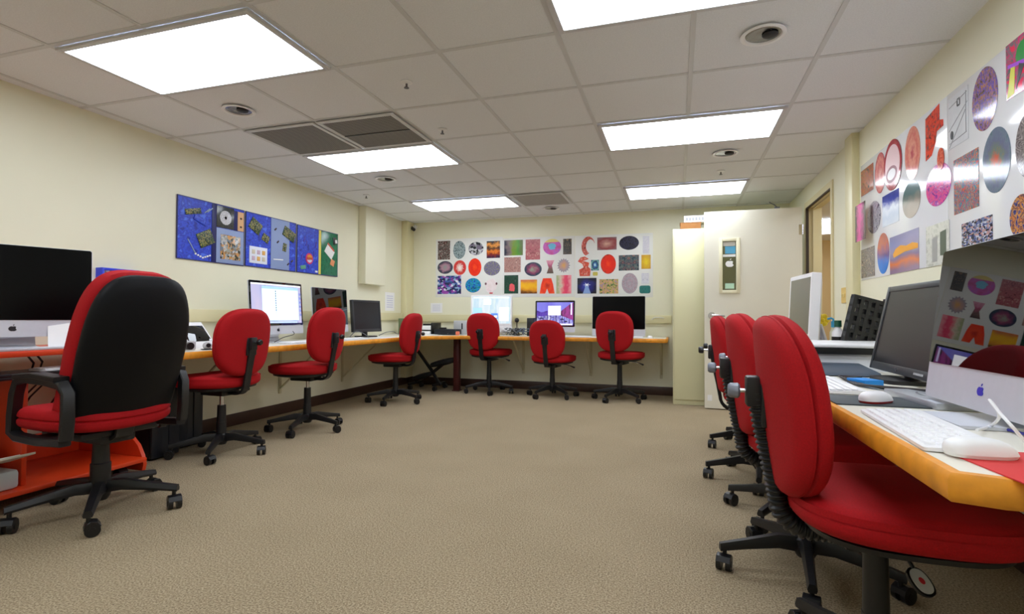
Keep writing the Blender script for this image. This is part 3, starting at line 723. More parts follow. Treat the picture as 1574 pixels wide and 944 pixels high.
def mouse(label, x, y, z, rz, m=whitep, s=.94, red=False):
    t = thing('computer_mouse', label, 'mouse', (x, y, z), rz, 'white computer mice')
    rings = []
    for k in range(7):
        a = PI/2*k/6; q = math.cos(a)**.6 if k < 6 else .04
        rings.append([(px*q*s, (py*q-.008*math.sin(a))*s, (.006+.027*math.sin(a))*s) for px, py in superring(.031, .056, 2.5, 28)])
    b = MB(); b.loft(rings); put('mouse_shell', b, m, t)
    b = MB(); b.loft([[(px*s, py*s, 0) for px, py in superring(.029, .053, 2.5, 28)], [(px*s, py*s, .006*s) for px, py in superring(.031, .056, 2.5, 28)]]); put('mouse_base', b, mat('mouse_red_base', (170, 40, 40), .4) if red else whitep, t)
    return t
def cable(label, pts, r, m, cat='cable', name='cable', group=None):
    P = [V(p) for p in pts]; dense = []
    for i in range(len(P)-1):
        p0, p1, p2, p3 = P[max(i-1, 0)], P[i], P[i+1], P[min(i+2, len(P)-1)]
        for k in range(8):
            u = k/8; dense.append(.5*((2*p1)+(p2-p0)*u+(2*p0-5*p1+4*p2-p3)*u*u+(3*p1-p0-3*p2+p3)*u**3))
    dense.append(P[-1]); b = MB(); b.tube(dense, r, 8); return tag(put(name, b, m), label, cat, group)
keyboard('nearest white keyboard on the right worktop, before the glossy computer', .49, 1.32, ZD, rad(-93))
def slab(name, label, cat, c, d, m, rz=0, bev=.001, group=None):
    b = MB(); b.box((0, 0, d[2]/2), d, bev); o = put(name, b, m, None, TR(*c) @ RZ(rz)); return tag(o, label, cat, group)
slab('mouse_pad', 'red mouse pad at the near corner of the right worktop', 'mouse pad', (.56, 1.04, ZD), (.2, .22, .003), mat('red_pad_fabric', (206, 50, 50), .7), rad(6))
mouse('white mouse on the red mouse pad', .49, 1.095, ZD+.0035, rad(-84))
slab('mouse_pad', 'dark grey mouse pad on the right worktop beside the chair back', 'mouse pad', (.53, 1.74, ZD), (.23, .19, .004), mat('charcoal_pad', (58, 66, 70), .6))
mouse('white mouse with red side on the dark grey mouse pad', .525, 1.70, ZD+.0045, rad(-50), red=True)
keyboard('white keyboard beyond the dark grey mouse pad on the right worktop', .50, 2.08, ZD, rad(-92), False)
slab('sticky_note', 'bright blue card lying before the black leaning monitor', 'card', (.64, 2.18, ZD+.0), (.07, .09, .02), mat('blue_card', (30, 140, 226), .5), rad(20))
A_ = at(1521, 615, 'X', .585)
cable('white curly cable standing up beside the red mouse pad', [at(1502, 661, 'Z', ZD+.012), at(1522, 655, 'Z', ZD+.008), at(1535, 643, 'X', .60), at(1533, 630, 'X', .59), A_, at(1536, 634, 'X', .585), at(1556, 656, 'X', .585), at(1580, 684, 'Z', ZD+.006)], .003, whitep)
cable('blue cable lying before the glossy computer', [(.63, 1.43, ZD+.005), (.66, 1.36, ZD+.005), (.675, 1.25, ZD+.005), (.72, 1.15, ZD+.005), (.8, 1.05, ZD+.005)], .0032, mat('blue_cable', (40, 44, 160), .4))
b = MB(); b.box((0, 0, .007), (.018, .06, .014), .004); b.mi = 1; b.box((0, .036, .007), (.012, .014, .008), .001)
tag(put('usb_stick', b, [mat('usb_blue', (40, 50, 210), .4), mat('usb_yellow', (220, 200, 60), .4)], None, TR(at(1384, 604, 'Z', ZD).x, at(1384, 604, 'Z', ZD).y, ZD) @ RZ(.6)), 'small blue memory stick beside the black monitor foot', 'memory stick')
b = MB()
for k in range(4):
    pts = [V((.66+.02*k, 2.0-.05*k, ZD+.006+.006*k)), V((.62-.01*k, 2.12, ZD+.006)), V((.60, 2.25+.03*k, ZD+.012)), V((.68, 2.36, ZD+.01))]
    b.tube([pts[0].lerp(pts[1], .0), pts[1], pts[2], pts[3]], .004)
tag(put('cable_bundle', b, blackm), 'black cables around the foot of the leaning monitor', 'cable')
cable('grey cable on the glossy computer stand', [(.70, 1.90, ZD+.012), (.665, 1.82, ZD+.02), (.668, 1.75, ZD+.015)], .003, greyp)

slab('external_drive', 'flat silver drive lying half under the glossy computer', 'drive', (.70, 1.78, ZD), (.15, .30, .019), mat('silver_drive_case', (176, 180, 188), .3, .4), rad(4), .004)
# ------------------------------------------------------------------ printer and clutter on the right worktop
t = thing('printer', 'wide grey and white printer with black paper slot on the right worktop', 'printer', (.44, 2.74, ZD), 0)
lg_ = mat('printer_light_grey', (206, 209, 216), .4); dg_ = mat('printer_blue_grey', (74, 86, 100), .45)
b = MB(); b.loft([[(x, 0, 0), (x, .5, 0), (x, .5, .075), (x, .02, .075)] for x in (0, .62)]); b.span((0, .08, .075), (.62, .5, .098)); put('printer_body', b, lg_, t)
b = MB(); b.span((.02, .0, .073), (.6, .078, .102), .002); put('paper_slot', b, hole, t)
b = MB(); b.span((-.01, -.012, .1025), (.63, .51, .118), .006); put('printer_lid', b, whitep, t)
b = MB(); b.loft([[(x, -.001, .0), (x, -.001, .035), (x, -.27, .016), (x, -.29, .004), (x, -.27, 0)] for x in (.03, .34)]); put('output_tray', b, dg_, t)
# bottles
def bottle(label, px, py, Y, h, r, m, capm, band=None):
    p = at(px, py, 'Y', Y); t = thing('bottle', label, 'bottle', (p.x, Y, ZD))
    b = MB(); b.lathe([(.001, 0), (r, 0), (r, h*.7), (r*.45, h*.82), (r*.45, h*.86), (.001, h*.86)], 20); put('bottle_body', b, m, t)
    b = MB(); b.lathe([(.001, h*.84), (r*.62, h*.84), (r*.6, h), (.001, h)], 16); put('cap', b, capm, t)
    if band: b = MB(); b.lathe([(r*.9, h*.42), (r+.0012, h*.42), (r+.0012, h*.6), (r*.9, h*.6)], 20); put('paper_label', b, band, t)
    return t
bottle('white bottle with dark green cap and black band behind the printer', 1288, 505, 3.36, .225, .03, whitep, mat('green_cap', (26, 84, 62), .4), blackm)
t = bottle('small pump bottle with blue top beside the green-capped bottle', 1281, 500, 3.5, .22, .02, mat('frosted_bottle', (236, 232, 206), .4), mat('blue_pump', (70, 170, 214), .4))
b = MB(); b.tube([(0, 0, .215), (0, 0, .232), (-.012, 0, .238), (-.03, 0, .232)], .006); put('pump_spout', b, mat('blue_pump', (70, 170, 214), .4), t)
# folders leaning
for k, (px, m) in enumerate(((1257, mat('grey_folder', (196, 196, 204), .5)), (1265, mat('white_folder', (222, 222, 228), .5)))):
    p = at(px, 520, 'Y', 3.62+.06*k); b = MB(); b.box((0, 0, .1), (.012, .16, .22), .002)
    tag(put('file_folder', b, m, None, TR(p.x+.03, p.y, ZD) @ RY(rad(-16))), ('grey file folder leaning right of the old white computer', 'white file folder leaning beside the grey one behind the printer')[k], 'folder')
p = at(1264, 492, 'Y', 3.75); b = MB()
for k in range(6): a = k*PI/3; b.ball((.022*math.cos(a), 0, .022*math.sin(a)), .02, .012, .02, 10)
b.ball((0, -.008, 0), .014, .01, .014, 10)
t = thing('paper_flower', 'yellow paper flower on a stem right of the old white computer', 'ornament', (p.x, p.y, ZD)); put('flower_head', b, mat('yellow_paper', (236, 206, 40), .6), t, TR(0, 0, p.z-ZD))
b = MB(); b.tube([(0, .004, 0), (.006, .004, .08), (0, .004, p.z-ZD)], .004); put('stem', b, mat('green_stem', (70, 120, 60), .6), t)
# black lattice organiser
def lattice(b, w, h, t, nx, nz):
    for i in range(nx+1): b.box((-w/2+w*i/nx, 0, h/2), (.02, t, h))
    for j in range(nz+1): b.box((0, 0, h*j/nz), (w+.02, t*.9, .02))
    for i in range(nx):
        for j in range(nz):
            if (i+j) % 2 == 0: b.box((-w/2+w*(i+.5)/nx, .004, h*(j+.5)/nz), (w/nx, t*.4, h/nz*.55))
p = at(1318, 540, 'Y', 3.2)
t = thing('lattice_rack', 'black plastic lattice rack leaning behind the printer', 'rack', (p.x, 3.24, ZD+.024), 0)
b = MB(); lattice(b, .16, .32, .03, 4, 7); put('lattice_panel', b, blackp, t, RZ(rad(18)) @ RY(rad(14)))
b = MB(); lattice(b, .12, .30, .03, 2, 5); put('lattice_panel', b, blackp, t, TR(.17, .1, 0) @ RZ(rad(35)) @ RY(rad(14)))
p = at(1337, 508, 'Y', 3.05); b = MB(); b.lathe([(.001, 0), (.035, 0), (.035, .10), (.03, .11), (.001, .11)], 18); b.mi = 1; b.lathe([(.036, .03), (.0362, .03), (.0362, .07), (.036, .07)], 18)
tag(put('tape_roll', b, [mat('green_tin', (36, 110, 70), .4), whitep], None, TR(p.x, 3.05, ZD)), 'small green tin right of the black lattice rack', 'tin')
p = at(1345, 490, 'Y', 3.3); b = MB(); b.box((0, 0, .15), (.05, .02, .3), .003)
tag(put('ruler', b, mat('yellow_plastic', (214, 222, 60), .4), None, TR(p.x+.05, 3.30, ZD) @ RY(rad(8))), 'yellow plastic strip standing between rack and black monitor', 'ruler')
# wall plate
p = at(1298, 454, 'X', XR); t = thing('light_switch', 'yellowed double light switch plate beside the doorway', 'light switch', M=on_wall('R', (XR-.0005, p.y, p.z)))
b = MB(); b.prism(rrect(.12, .12, .008, 3), 0, .006); put('switch_plate', b, mat('aged_ivory', (222, 190, 106), .45), t)
for s in (-1, 1): b = MB(); b.box((s*.024, 0, .009), (.012, .026, .012), .002); put('switch_toggle', b, mat('ivory_toggle', (236, 216, 150), .4), t)
p = at(1309, 497, 'Y', 4.335); b = MB(); b.box((0, 0, 0), (.03, .008, .012), .002)
tag(put('cable_clip', b, greyp, None, TR(XR-.03, 4.335, p.z)), 'tiny grey clip on the cream strip above the lattice rack', 'clip')

# ------------------------------------------------------------------ left cart and its load
t = thing('computer_cart', 'orange-red wooden computer cart with curved sides against the left wall', 'desk', (0, 0, 0))
b = MB(); b.span((-3.63, 1.05, .745), (-3.08, 2.44, .775), .004); put('cart_top', b, cart_m, t)
prof = [(-3.63, .02), (-3.07, .02), (-3.06, .06), (-3.075, .11), (-3.11, .17), (-3.18, .23), (-3.24, .29), (-3.28, .36), (-3.30, .45), (-3.31, .744), (-3.63, .744)]
for yy in (2.40, 1.06):
    b = MB(); b.M = Matrix(((1, 0, 0, 0), (0, 0, 1, 0), (0, 1, 0, 0), (0, 0, 0, 1))); b.prism(prof, yy, yy+.022); put('side_panel', b, cart_m, t)
b = MB(); b.span((-3.62, 1.80, .105), (-3.10, 1.822, .64), .002); put('middle_panel', b, cart_m, t)
b = MB(); b.span((-3.63, 1.083, .08), (-3.03, 2.399, .104), .004); put('shelf', b, cart_m, t)
b = MB(); b.span((-3.625, 1.083, .105), (-3.605, 1.799, .30)); b.span((-3.625, 1.823, .105), (-3.605, 2.399, .25)); put('back_rail', b, cart_m, t)
b = MB(); b.span((-3.36, 1.12, .645), (-2.98, 2.36, .660), .004); b.span((-2.995, 1.12, .66), (-2.98, 2.36, .675), .003); put('keyboard_tray', b, blackp, t)
b = MB()
for yy in (1.105, 2.362): b.span((-3.4, yy, .645), (-3.0, yy+.014, .744))
put('tray_rail', b, blackm, t)
for yy in (1.15, 2.3):
    for xx in (-3.55, -3.12): obj('caster', cm('caster:cart', lambda: m_caster(.08)), t, TR(xx, yy, 0))
keyboard('keyboard on the sliding tray of the orange-red cart', -3.16, 2.1, .6605, rad(90), False)
t = thing('printer', 'white printer with open paper tray on the lower shelf of the cart', 'printer', (-3.36, 1.46, .104), rad(90))
b = MB(); b.span((-.325, -.28, .0), (.325, .2, .095), .02); put('printer_body', b, mat('pale_grey_plastic', (196, 204, 208), .4), t)
b = MB(); b.span((-.29, -.18, .112), (.29, .19, .175), .008); put('printer_lid', b, whitep, t)
b = MB(); b.loft([[(x, -.2, .12), (x, -.2, .13), (x, -.385, .185), (x, -.385, .175)] for x in (-.22, .325)]); put('paper_tray', b, mat('pale_tray', (222, 220, 206), .5), t)
b = MB(); b.loft([[(x, -.2, .1305), (x, -.2, .134), (x, -.37, .184), (x, -.37, .1805)] for x in (-.12, .27)]); put('paper_sheet', b, paper, t)
b = MB(); b.box((0, 0, .13), (.25, .002, .26)); tag(put('paper_sheet', b, paper, None, at(88, 527, 'X', -3.1) .to_4d() and TR(-3.115, 2.06, .777) @ RZ(rad(66)) @ RX(rad(-14))), 'blank white sheet leaning against the big black screen on the cart', 'paper')
slab('notebook', 'small purple-blue booklet at the right end of the cart top', 'book', (-3.11, 2.2, .776), (.08, .14, .012), mat('purple_cover', (74, 70, 160), .5), rad(10))
slab('keyboard_slab', 'flat silver tray lying at the front of the cart top', 'tray', (-3.13, 1.80, .776), (.09, .42, .012), alu, rad(0)).name = 'silver_tray'
b = MB()
for k, (a, c) in enumerate(((1.72, -3.2), (1.9, -3.25), (2.05, -3.22), (2.2, -3.28), (1.97, -3.3))):
    b.tube([(c, a, .744), (c+.02, a+.02, .7), (c-.06, a+.06, .665), (c-.08, a+.12, .60), (c-.12, a+.05, .5), (c-.22, a+.02, .34)], .005)
tag(put('cable_bundle', b, blackm), 'black cables hanging under the top of the orange-red cart', 'cable')
b = MB(); b.tube([(-3.19, 2.06, .777), (-3.19, 2.07, .83), (-3.2, 2.06, .87)], [.012, .01, .008]); b.tube([(-3.19, 2.0, .79), (-3.19, 2.06, .835), (-3.2, 2.13, .85)], .004)
tag(put('cable_stub', b, blackm), 'short black cables poking up beside the cart computer chin', 'cable')
# blue framed case on the wall
p0 = at(155, 411, 'X', -3.63); p1 = at(213, 414, 'X', -3.63)
t = thing('display_case', 'blue-edged wall case mostly hidden by the armchair back', 'wall case', M=on_wall('L', (XL, (p0.y+p1.y)/2, p0.z-.11)))
w = p1.y-p0.y; b = MB()
for s in (-1, 1): b.box((s*(w/2-.008), 0, .03), (.016, .22, .06), .002); b.box((0, s*.102, .03), (w-.032, .016, .06), .002)
put('case_frame', b, mat('bright_blue_frame', (40, 60, 214), .4), t)
b = MB(); b.box((0, 0, .02), (w-.033, .188, .04)); put('case_panel', b, art('case_panel_print', 'mosaic', [(120, 124, 130), (170, 172, 178), (220, 222, 226), (90, 92, 100)], 4, .1, .1, 3, True), t)

# ------------------------------------------------------------------ left worktop clutter
def tower(label, y0, y1, x0, x1, h):
    t = thing('computer_tower', label, 'computer', ((x0+x1)/2, (y0+y1)/2, 0), 0, 'black computer towers')
    w, d = (y1-y0), (x1-x0)
    b = MB(); b.span((-d/2, -w/2, .012), (d/2-.02, w/2, h), .004); put('tower_case', b, blackp, t)
    b = MB(); b.span((d/2-.02, -w/2, .012), (d/2, -w*.12, h), .005); b.span((d/2-.02, w*.12, .012), (d/2, w/2, h), .005); b.span((d/2-.02, -w*.12, .012), (d/2-.008, w*.12, h)); put('front_panel', b, mat('tower_front', (34, 36, 42), .35), t)
    b = MB(); b.cyl((d/2, -w*.3, h-.06), (d/2+.003, -w*.3, h-.06), .01); put('power_button', b, greyp, t)
    b = MB()
    for sx in (-1, 1):
        for sy in (-1, 1): b.cyl((sx*(d/2-.06), sy*(w/2-.03), 0), (sx*(d/2-.06), sy*(w/2-.03), .013), .014)
    put('foot', b, blackm, t)
tower('black computer tower under the left worktop, nearer the cart', 2.62, 2.82, -3.64, -3.27, .52)
tower('black computer tower under the left worktop, behind the nearer one', 2.90, 3.10, -3.65, -3.37, .50)
t = thing('tablet_printer', 'white photo printer with dark tilted panel left of the second red chair', 'printer', (-3.33, 2.95, ZD), rad(90))
b = MB(); b.loft([[(x, -.09, 0), (x, .09, 0), (x, .09, .17), (x, .05, .185), (x, -.085, .03)] for x in (-.13, .13)]); put('printer_body', b, whitep, t)
b = MB(); b.box((.02, 0, 0), (.19, .004, .145), .001); put('dark_panel', b, glassb, t, TR(0, -.022, .105) @ RX(rad(-41)))
for k in range(2):
    b = MB(); b.box((0, 0, .0), (.2-.03*k, .001, .13)); o = put('paper_sheet', b, paper, None, TR(XL+.05+.012*k, 2.70+.06*k, .94-.03*k) @ RZ(PI/2) @ RX(rad(-6)))
    tag(o, ('white printed sheet leaning at the wall beside the armchair back', 'smaller white sheet overlapping the one beside the armchair back')[k], 'paper')
t = thing('camera', 'small silver and black camera on the left worktop edge', 'camera', (-3.10, 2.72, ZD), rad(75))
b = MB(); b.box((0, 0, .035), (.10, .035, .06), .008); put('camera_body', b, mat('silver_shell', (196, 196, 200), .3), t)
b = MB(); b.cyl((.0, -.017, .033), (0, -.045, .033), .024, n=20); put('camera_lens', b, blackm, t)
t = thing('webcam', 'silver and black webcam lying right of the small camera', 'webcam', (-3.08, 2.86, ZD), rad(60))
b = MB(); b.ball((0, 0, .028), .03, .026, .027, 18); put('webcam_body', b, mat('silver_shell', (196, 196, 200), .3), t)
b = MB(); b.cyl((0, -.02, .03), (0, -.034, .032), .014); put('webcam_lens', b, blackm, t)
b = MB(); b.box((.0, .0, .003), (.07, .06, .006), .002); put('webcam_foot', b, blackm, t)
keyboard('white keyboard before the computer showing white windows', -3.12, 3.86, ZD, rad(92), False)
keyboard('white keyboard before the dark-screened computer of the left worktop', -3.12, 4.62, ZD, rad(90), False)
mouse('white mouse beside the keyboard of the computer showing white windows', -3.12, 4.16, ZD, rad(85))
cable('thin black cable curling before the computer showing white windows', [(-3.28, 3.72, ZD+.01), (-3.22, 3.76, ZD+.05), (-3.18, 3.84, ZD+.075), (-3.24, 3.9, ZD+.10)], .003, blackm)
slab('paper_sheet', 'white sheets spread before the black monitor of the left worktop', 'paper', (-3.12, 5.2, ZD), (.24, .4, .002), paper, rad(6))
cable('pale grey cable loop right of the black monitor on the left worktop', [(-3.33, 5.46, ZD+.01), (-3.25, 5.5, ZD+.05), (-3.2, 5.58, ZD+.055), (-3.22, 5.68, ZD+.03), (-3.15, 5.76, ZD+.008)], .004, greyp)
cable('grey cable loop between dark computer and black monitor', [(-3.38, 4.96, ZD+.01), (-3.33, 5.0, ZD+.07), (-3.25, 5.02, ZD+.05), (-3.2, 5.05, ZD+.006)], .004, greyp)
t = thing('sauce_carton', 'small green and dark red carton behind the corner chair', 'box', (-3.50, 6.38, ZD), rad(20)); t.name = 'carton'
b = MB(); b.span((-.07, -.05, 0), (.07, .05, .21), .003); put('carton_body', b, mat('green_carton', (96, 112, 76), .6), t)
b = MB(); b.span((-.03, -.0515, .03), (.07, -.0501, .15)); put('carton_print', b, mat('dark_red_print', (110, 40, 40), .6), t)

# ------------------------------------------------------------------ far worktop clutter
Y = 6.42
def X_(px): return at(px, 500, 'Y', Y).x
t = thing('document_tray', 'black and white paper tray right of the corner chair', 'paper tray', (X_(660), Y, ZD))
b = MB(); b.span((-.16, -.14, .05), (.1, .14, .062), .002); b.span((.09, -.14, 0), (.105, .14, .155), .003); b.span((-.16, -.14, .0), (.1, .14, .008), .002); b.span((-.16, .13, 0), (.1, .14, .14)); put('tray_frame', b, blackp, t)
b = MB(); b.span((-.15, -.135, .063), (.085, .12, .115), .002); put('paper_stack', b, paper, t)
b = MB(); b.span((-.15, -.16, .009), (.085, .12, .046), .002); put('paper_stack', b, paper, t)
slab('paper_sheet', 'white loose sheets lying before the paper tray', 'paper', (X_(668), 6.24, ZD), (.24, .15, .006), paper, rad(-8))
t = thing('external_drive', 'flat black drive deck on the far worktop right of the paper tray', 'drive', (X_(691), 6.36, ZD))
b = MB(); b.span((-.145, -.1, .004), (.145, .12, .075), .005); put('drive_case', b, mat('navy_black_plastic', (18, 22, 34), .35), t)
b = MB(); b.span((-.13, -.102, .035), (.12, -.1005, .042)); put('drive_slot', b, hole, t)
b = MB(); b.box((.05, -.101, .02), (.008, .003, .004)); put('indicator_light', b, chrome, t)
slab('remote_control', 'small black remote on top of the flat drive deck', 'remote', (X_(684), 6.36, ZD+.0755), (.09, .04, .02), blackp, rad(10), .004)
t = thing('drive_box', 'silver grey cube box with dark slot behind the drive deck', 'box', (X_(703), 6.58, ZD))
b = MB(); b.span((-.095, -.07, .0), (.095, .09, .185), .008); put('box_body', b, mat('silver_grey_box', (188, 190, 192), .4), t)
b = MB(); b.span((.02, -.072, .07), (.038, -.0702, .15)); put('slot', b, hole, t)
b = MB(); b.box((0, 0, .025), (.05, .04, .05), .012); tag(put('tape_dispenser', b, mat('pink_orange_plastic', (232, 120, 90), .4), None, TR(X_(711), 6.26, ZD)), 'small orange-pink lump left of the white computer chair', 'desk item')
t = thing('speaker', 'black desktop speaker left of the purple street computer', 'speaker', (X_(816), 6.45, ZD), 0)
b = MB(); b.span((-.045, -.06, 0), (.045, .06, .225), .006); put('speaker_case', b, blackp, t)
b = MB(); b.M = TR(0, -.061, .14) @ RX(PI/2); b.prism(ell(.034, .034, 24), 0, .002); put('speaker_cone', b, hole, t)
b = MB(); b.M = TR(0, -.061, .05) @ RX(PI/2); b.prism(ell(.02, .02, 24), 0, .002); put('speaker_cone', b, hole, t)
t = thing('webcam', 'round black webcam right of the white computer', 'webcam', (X_(791), 6.52, ZD))
b = MB(); b.ball((0, 0, .195), .03, .03, .03, 18); put('webcam_body', b, blackp, t)
b = MB(); b.cyl((0, 0, 0), (0, 0, .17), .006); b.lathe([(.001, 0), (.045, 0), (.04, .01), (.001, .012)], 20); put('webcam_stand', b, blackm, t)
tw = [mat('cable_white', (216, 216, 218), .4), mat('cable_grey', (120, 122, 126), .4), blackm, mat('cable_blue_grey', (90, 100, 116), .4)]
for q in range(4):
    pts = []; cx = X_(778+9*q); ph = q*1.7
    for k in range(26):
        a = k*.95+ph; rr = .05+.035*math.sin(k*1.3+q)
        pts.append((cx+rr*math.cos(a)*1.2, 6.36+rr*math.sin(a)*.8, ZD+.012+.05*abs(math.sin(k*.7+q))+.018*(k % 3)))
    cable(('tangled white cable left of the black speaker, next to the chair', 'tangled grey cable left of the black speaker', 'tangled black cable left of the black speaker', 'tangled blue-grey cable touching the black speaker')[q], pts, .006, tw[q], group='tangled cables on the far worktop')
keyboard('white keyboard before the purple street computer', X_(885), 6.26, ZD, rad(-8), False)
slab('paper_sheet', 'white papers lying right of the purple street computer', 'paper', (X_(905), 6.32, ZD), (.2, .16, .003), paper, rad(12))
keyboard('white keyboard before the big black screen on the far worktop', X_(962), 6.27, ZD, rad(2), False)
mouse('white mouse at the right end of the far worktop', X_(1000), 6.27, ZD, rad(10))
# notes on walls
def note(label, wall, x0, y0, x1, y1, lines=True):
    ax, val = {'L': ('X', XL+.0005), 'B': ('Y', YB-.0005)}[wall]
    a, c = at(x0, y0, ax, val), at(x1, y1, ax, val); m = (a+c)/2; w = abs((c-a).y if wall == 'L' else (c-a).x); h = abs(a.z-c.z)
    b = MB(); b.box((0, 0, .001), (w, h, .0015)); b.mi = 1
    for k in range(6): b.box((0, h*(.3-.12*k), .0021), (w*.66, h*.05, .0006))
    tag(put('paper_notice', b, [paper, mat('lavender_print', (206, 206, 226), .6)], None, on_wall(wall, m)), label, 'notice')
note('white paper notice on the far wall below the left print sheet', 'B', 662, 466, 680, 481)
note('tall pale paper notice on the left wall near the far corner', 'L', 592, 449, 606, 478)
cable('thin white wire on the raceway right of the big black screen', [(X_(1000), 6.765, .93), (X_(1004), 6.762, .955), (X_(1012), 6.762, .96), (X_(1020), 6.765, .95)], .004, whitep)

# ================================================================== COLLAGES on the left wall
def collage(label, y0, y1, z0, z1):
    m = on_wall('L', (XL+.001, (y0+y1)/2, (z0+z1)/2)); t = thing('collage_panel', label, 'artwork', M=m, group='blue collage panels')
    return t, y1-y0, z1-z0
blue_p = art('blue_painted_ground', 'noise', [(16, 34, 150), (40, 76, 214), (24, 46, 180), (70, 110, 230)], 5, .3, .25, 4, rough=.45)
pcb = art('circuit_board_green', 'mosaic', [(30, 60, 40), (60, 92, 50), (150, 140, 70), (24, 30, 26), (110, 110, 90)], 6, .05, .05, 5, True, rough=.45)
def tilebox(parent, name, w, h, u0, u1, v0, v1, m, th=.004, z=.008, rot=0, label=None):
    b = MB(); b.box((0, 0, 0), (w*(u1-u0), h*(v1-v0), th), .0006)
    return put(name, b, m, parent, TR(-w/2+w*(u0+u1)/2, h/2-h*(v0+v1)/2, z+th/2) @ RZ(rot), label)
navy = mat('navy_card', (10, 16, 90), .5); grey_blue = mat('grey_blue_card', (140, 158, 200), .5); edge_d = mat('dark_blue_edge', (30, 34, 100), .5)
def ground(t, w, h):
    b = MB(); b.box((0, 0, .004), (w-.012, h-.012, .008)); put('backing_board', b, blue_p, t)
    b = MB()
    for s in (-1, 1): b.box((s*(w/2-.003), 0, .005), (.006, h, .01)); b.box((0, s*(h/2-.003), .005), (w-.012, .006, .01))
    put('panel_edge', b, edge_d, t)
YS = [(3.112, 3.775), (3.79, 4.445), (4.462, 5.135)]
t, w, h = collage('blue collage panel with a silver disc, leftmost of the three', *YS[0], 1.395, 1.89); ground(t, w, h)
tilebox(t, 'navy_strip', w, h, .48, .545, .012, .988, navy)
d = tilebox(t, 'dark_card', w, h, .55, .82, .02, .39, art('dark_grey_card', 'noise', [(40, 44, 52), (70, 74, 70), (52, 56, 70)], 8, .1, .1, 2)); 
b = MB(); b.lathe([(.012, 0), (.06, 0), (.06, .0014), (.012, .0014), (.012, 0)], 36); put('silver_disc', b, mat('cd_silver', (214, 214, 220), .22, .8), t, TR(-w/2+w*.685, h/2-h*.21, .013))
tilebox(t, 'navy_strip', w, h, .82, .88, .05, .4, navy); o = tilebox(t, 'orange_strip', w, h, .885, .985, .05, .39, mat('pale_orange_card', (226, 178, 128), .6))
for vv in (.15, .3): tilebox(t, 'small_chip', w, h, .92, .95, vv, vv+.03, mat('dark_chip', (60, 40, 40), .5), .003, .0125)
tilebox(t, 'grey_mount', w, h, .55, .985, .4, .985, grey_blue); tilebox(t, 'picture', w, h, .61, .93, .5, .92, art('collage_picture', 'mosaic', [(150, 120, 90), (200, 160, 110), (120, 130, 140), (190, 190, 190), (60, 60, 50), (206, 150, 90), (160, 160, 150)], 5, .1, .1, 8, True), .003, .0125)
tilebox(t, 'circuit_board', w, h, .1, .32, .17, .26, pcb, .006, .0085, rad(14)); tilebox(t, 'circuit_board', w, h, .28, .5, .5, .74, pcb, .006, .0085, rad(26)); tilebox(t, 'circuit_board', w, h, .22, .40, .3, .38, blue_p, .006, .0085, rad(-20))
for k in range(7): a = (k-3)/3; tilebox(t, 'white_bead', w, h, .24+k*.034, .265+k*.034, .93-.05*abs(a), .955-.05*abs(a), paper, .004, .0085, rad(20))
for k, (u, v) in enumerate(((.36, .15), (.4, .13), (.12, .72), (.17, .82))): tilebox(t, 'wire_scrap', w, h, u, u+.1, v, v+.015, mat('grey_wire', (150, 170, 190), .4), .004, .0085, rad(40 if k < 2 else -55))
t, w, h = collage('blue and grey collage panel with a white card, middle of the three', *YS[1], 1.40, 1.89); ground(t, w, h)
tilebox(t, 'grey_strip', w, h, .47, .85, .012, .988, grey_blue)
tilebox(t, 'circuit_board', w, h, .07, .28, .13, .35, pcb, .006, .0085, rad(-28)); tilebox(t, 'circuit_board', w, h, .3, .43, .36, .5, pcb, .006, .0085, rad(-24)); tilebox(t, 'circuit_board', w, h, .71, .97, .16, .36, pcb, .006, .0125, rad(-22)); tilebox(t, 'small_chip', w, h, .71, .78, .46, .62, pcb, .005, .0125, rad(-10))
wc = tilebox(t, 'white_card', w, h, .07, .4, .62, .93, mat('white_card', (226, 230, 242), .6))
for i in range(3):
    for j in range(2): tilebox(t, 'card_picture', w, h, .11+i*.095, .17+i*.095, .68+j*.12, .76+j*.12, mat('card_pic_%d' % ((i+j) % 3), ((206, 196, 176), (196, 170, 190), (222, 170, 90))[(i+j) % 3], .6), .001, .0122)
for u, v in ((.53, .2), (.58, .44), (.8, .85), (.88, .78)): tilebox(t, 'small_chip', w, h, u, u+.05, v, v+.03, mat('dark_chip', (60, 40, 40), .5), .003, .0125, rad(40))
tilebox(t, 'white_arc', w, h, .52, .72, .79, .81, paper, .002, .0122, rad(3))
t, w, h = collage('blue and green collage panel with yellow strip, nearest the far corner', *YS[2], 1.40, 1.885); ground(t, w, h)
tilebox(t, 'yellow_strip', w, h, .5, .555, .012, .988, mat('yellow_card', (232, 214, 96), .6)); tilebox(t, 'green_card', w, h, .56, .985, .015, .985, art('green_card_ground', 'noise', [(14, 96, 66), (30, 120, 84), (20, 106, 74)], 4, .2, .2, 3))
b = MB(); b.prism(ell(.058, .058, 28), 0, .003); put('round_emblem', b, mat('pink_red_card', (206, 40, 110), .5), t, TR(-w/2+w*.28, h/2-h*.68, .0085))
b = MB(); b.prism(ell(.042, .042, 28), 0, .002); put('round_emblem_centre', b, art('emblem_bands', 'rise', [(220, 200, 220), (200, 90, 60), (236, 160, 60)], 2, .04, .04, 1, True), t, TR(-w/2+w*.28, h/2-h*.68, .0118))
tilebox(t, 'white_card', w, h, .66, .88, .34, .56, paper, .003, .0125, rad(-33)); tilebox(t, 'orange_card', w, h, .8, .9, .62, .76, mat('orange_card', (226, 150, 100), .6), .002, .0125, rad(-20)); tilebox(t, 'red_edge', w, h, .7, .9, .32, .36, mat('red_card', (206, 80, 60), .6), .002, .016, rad(-33))
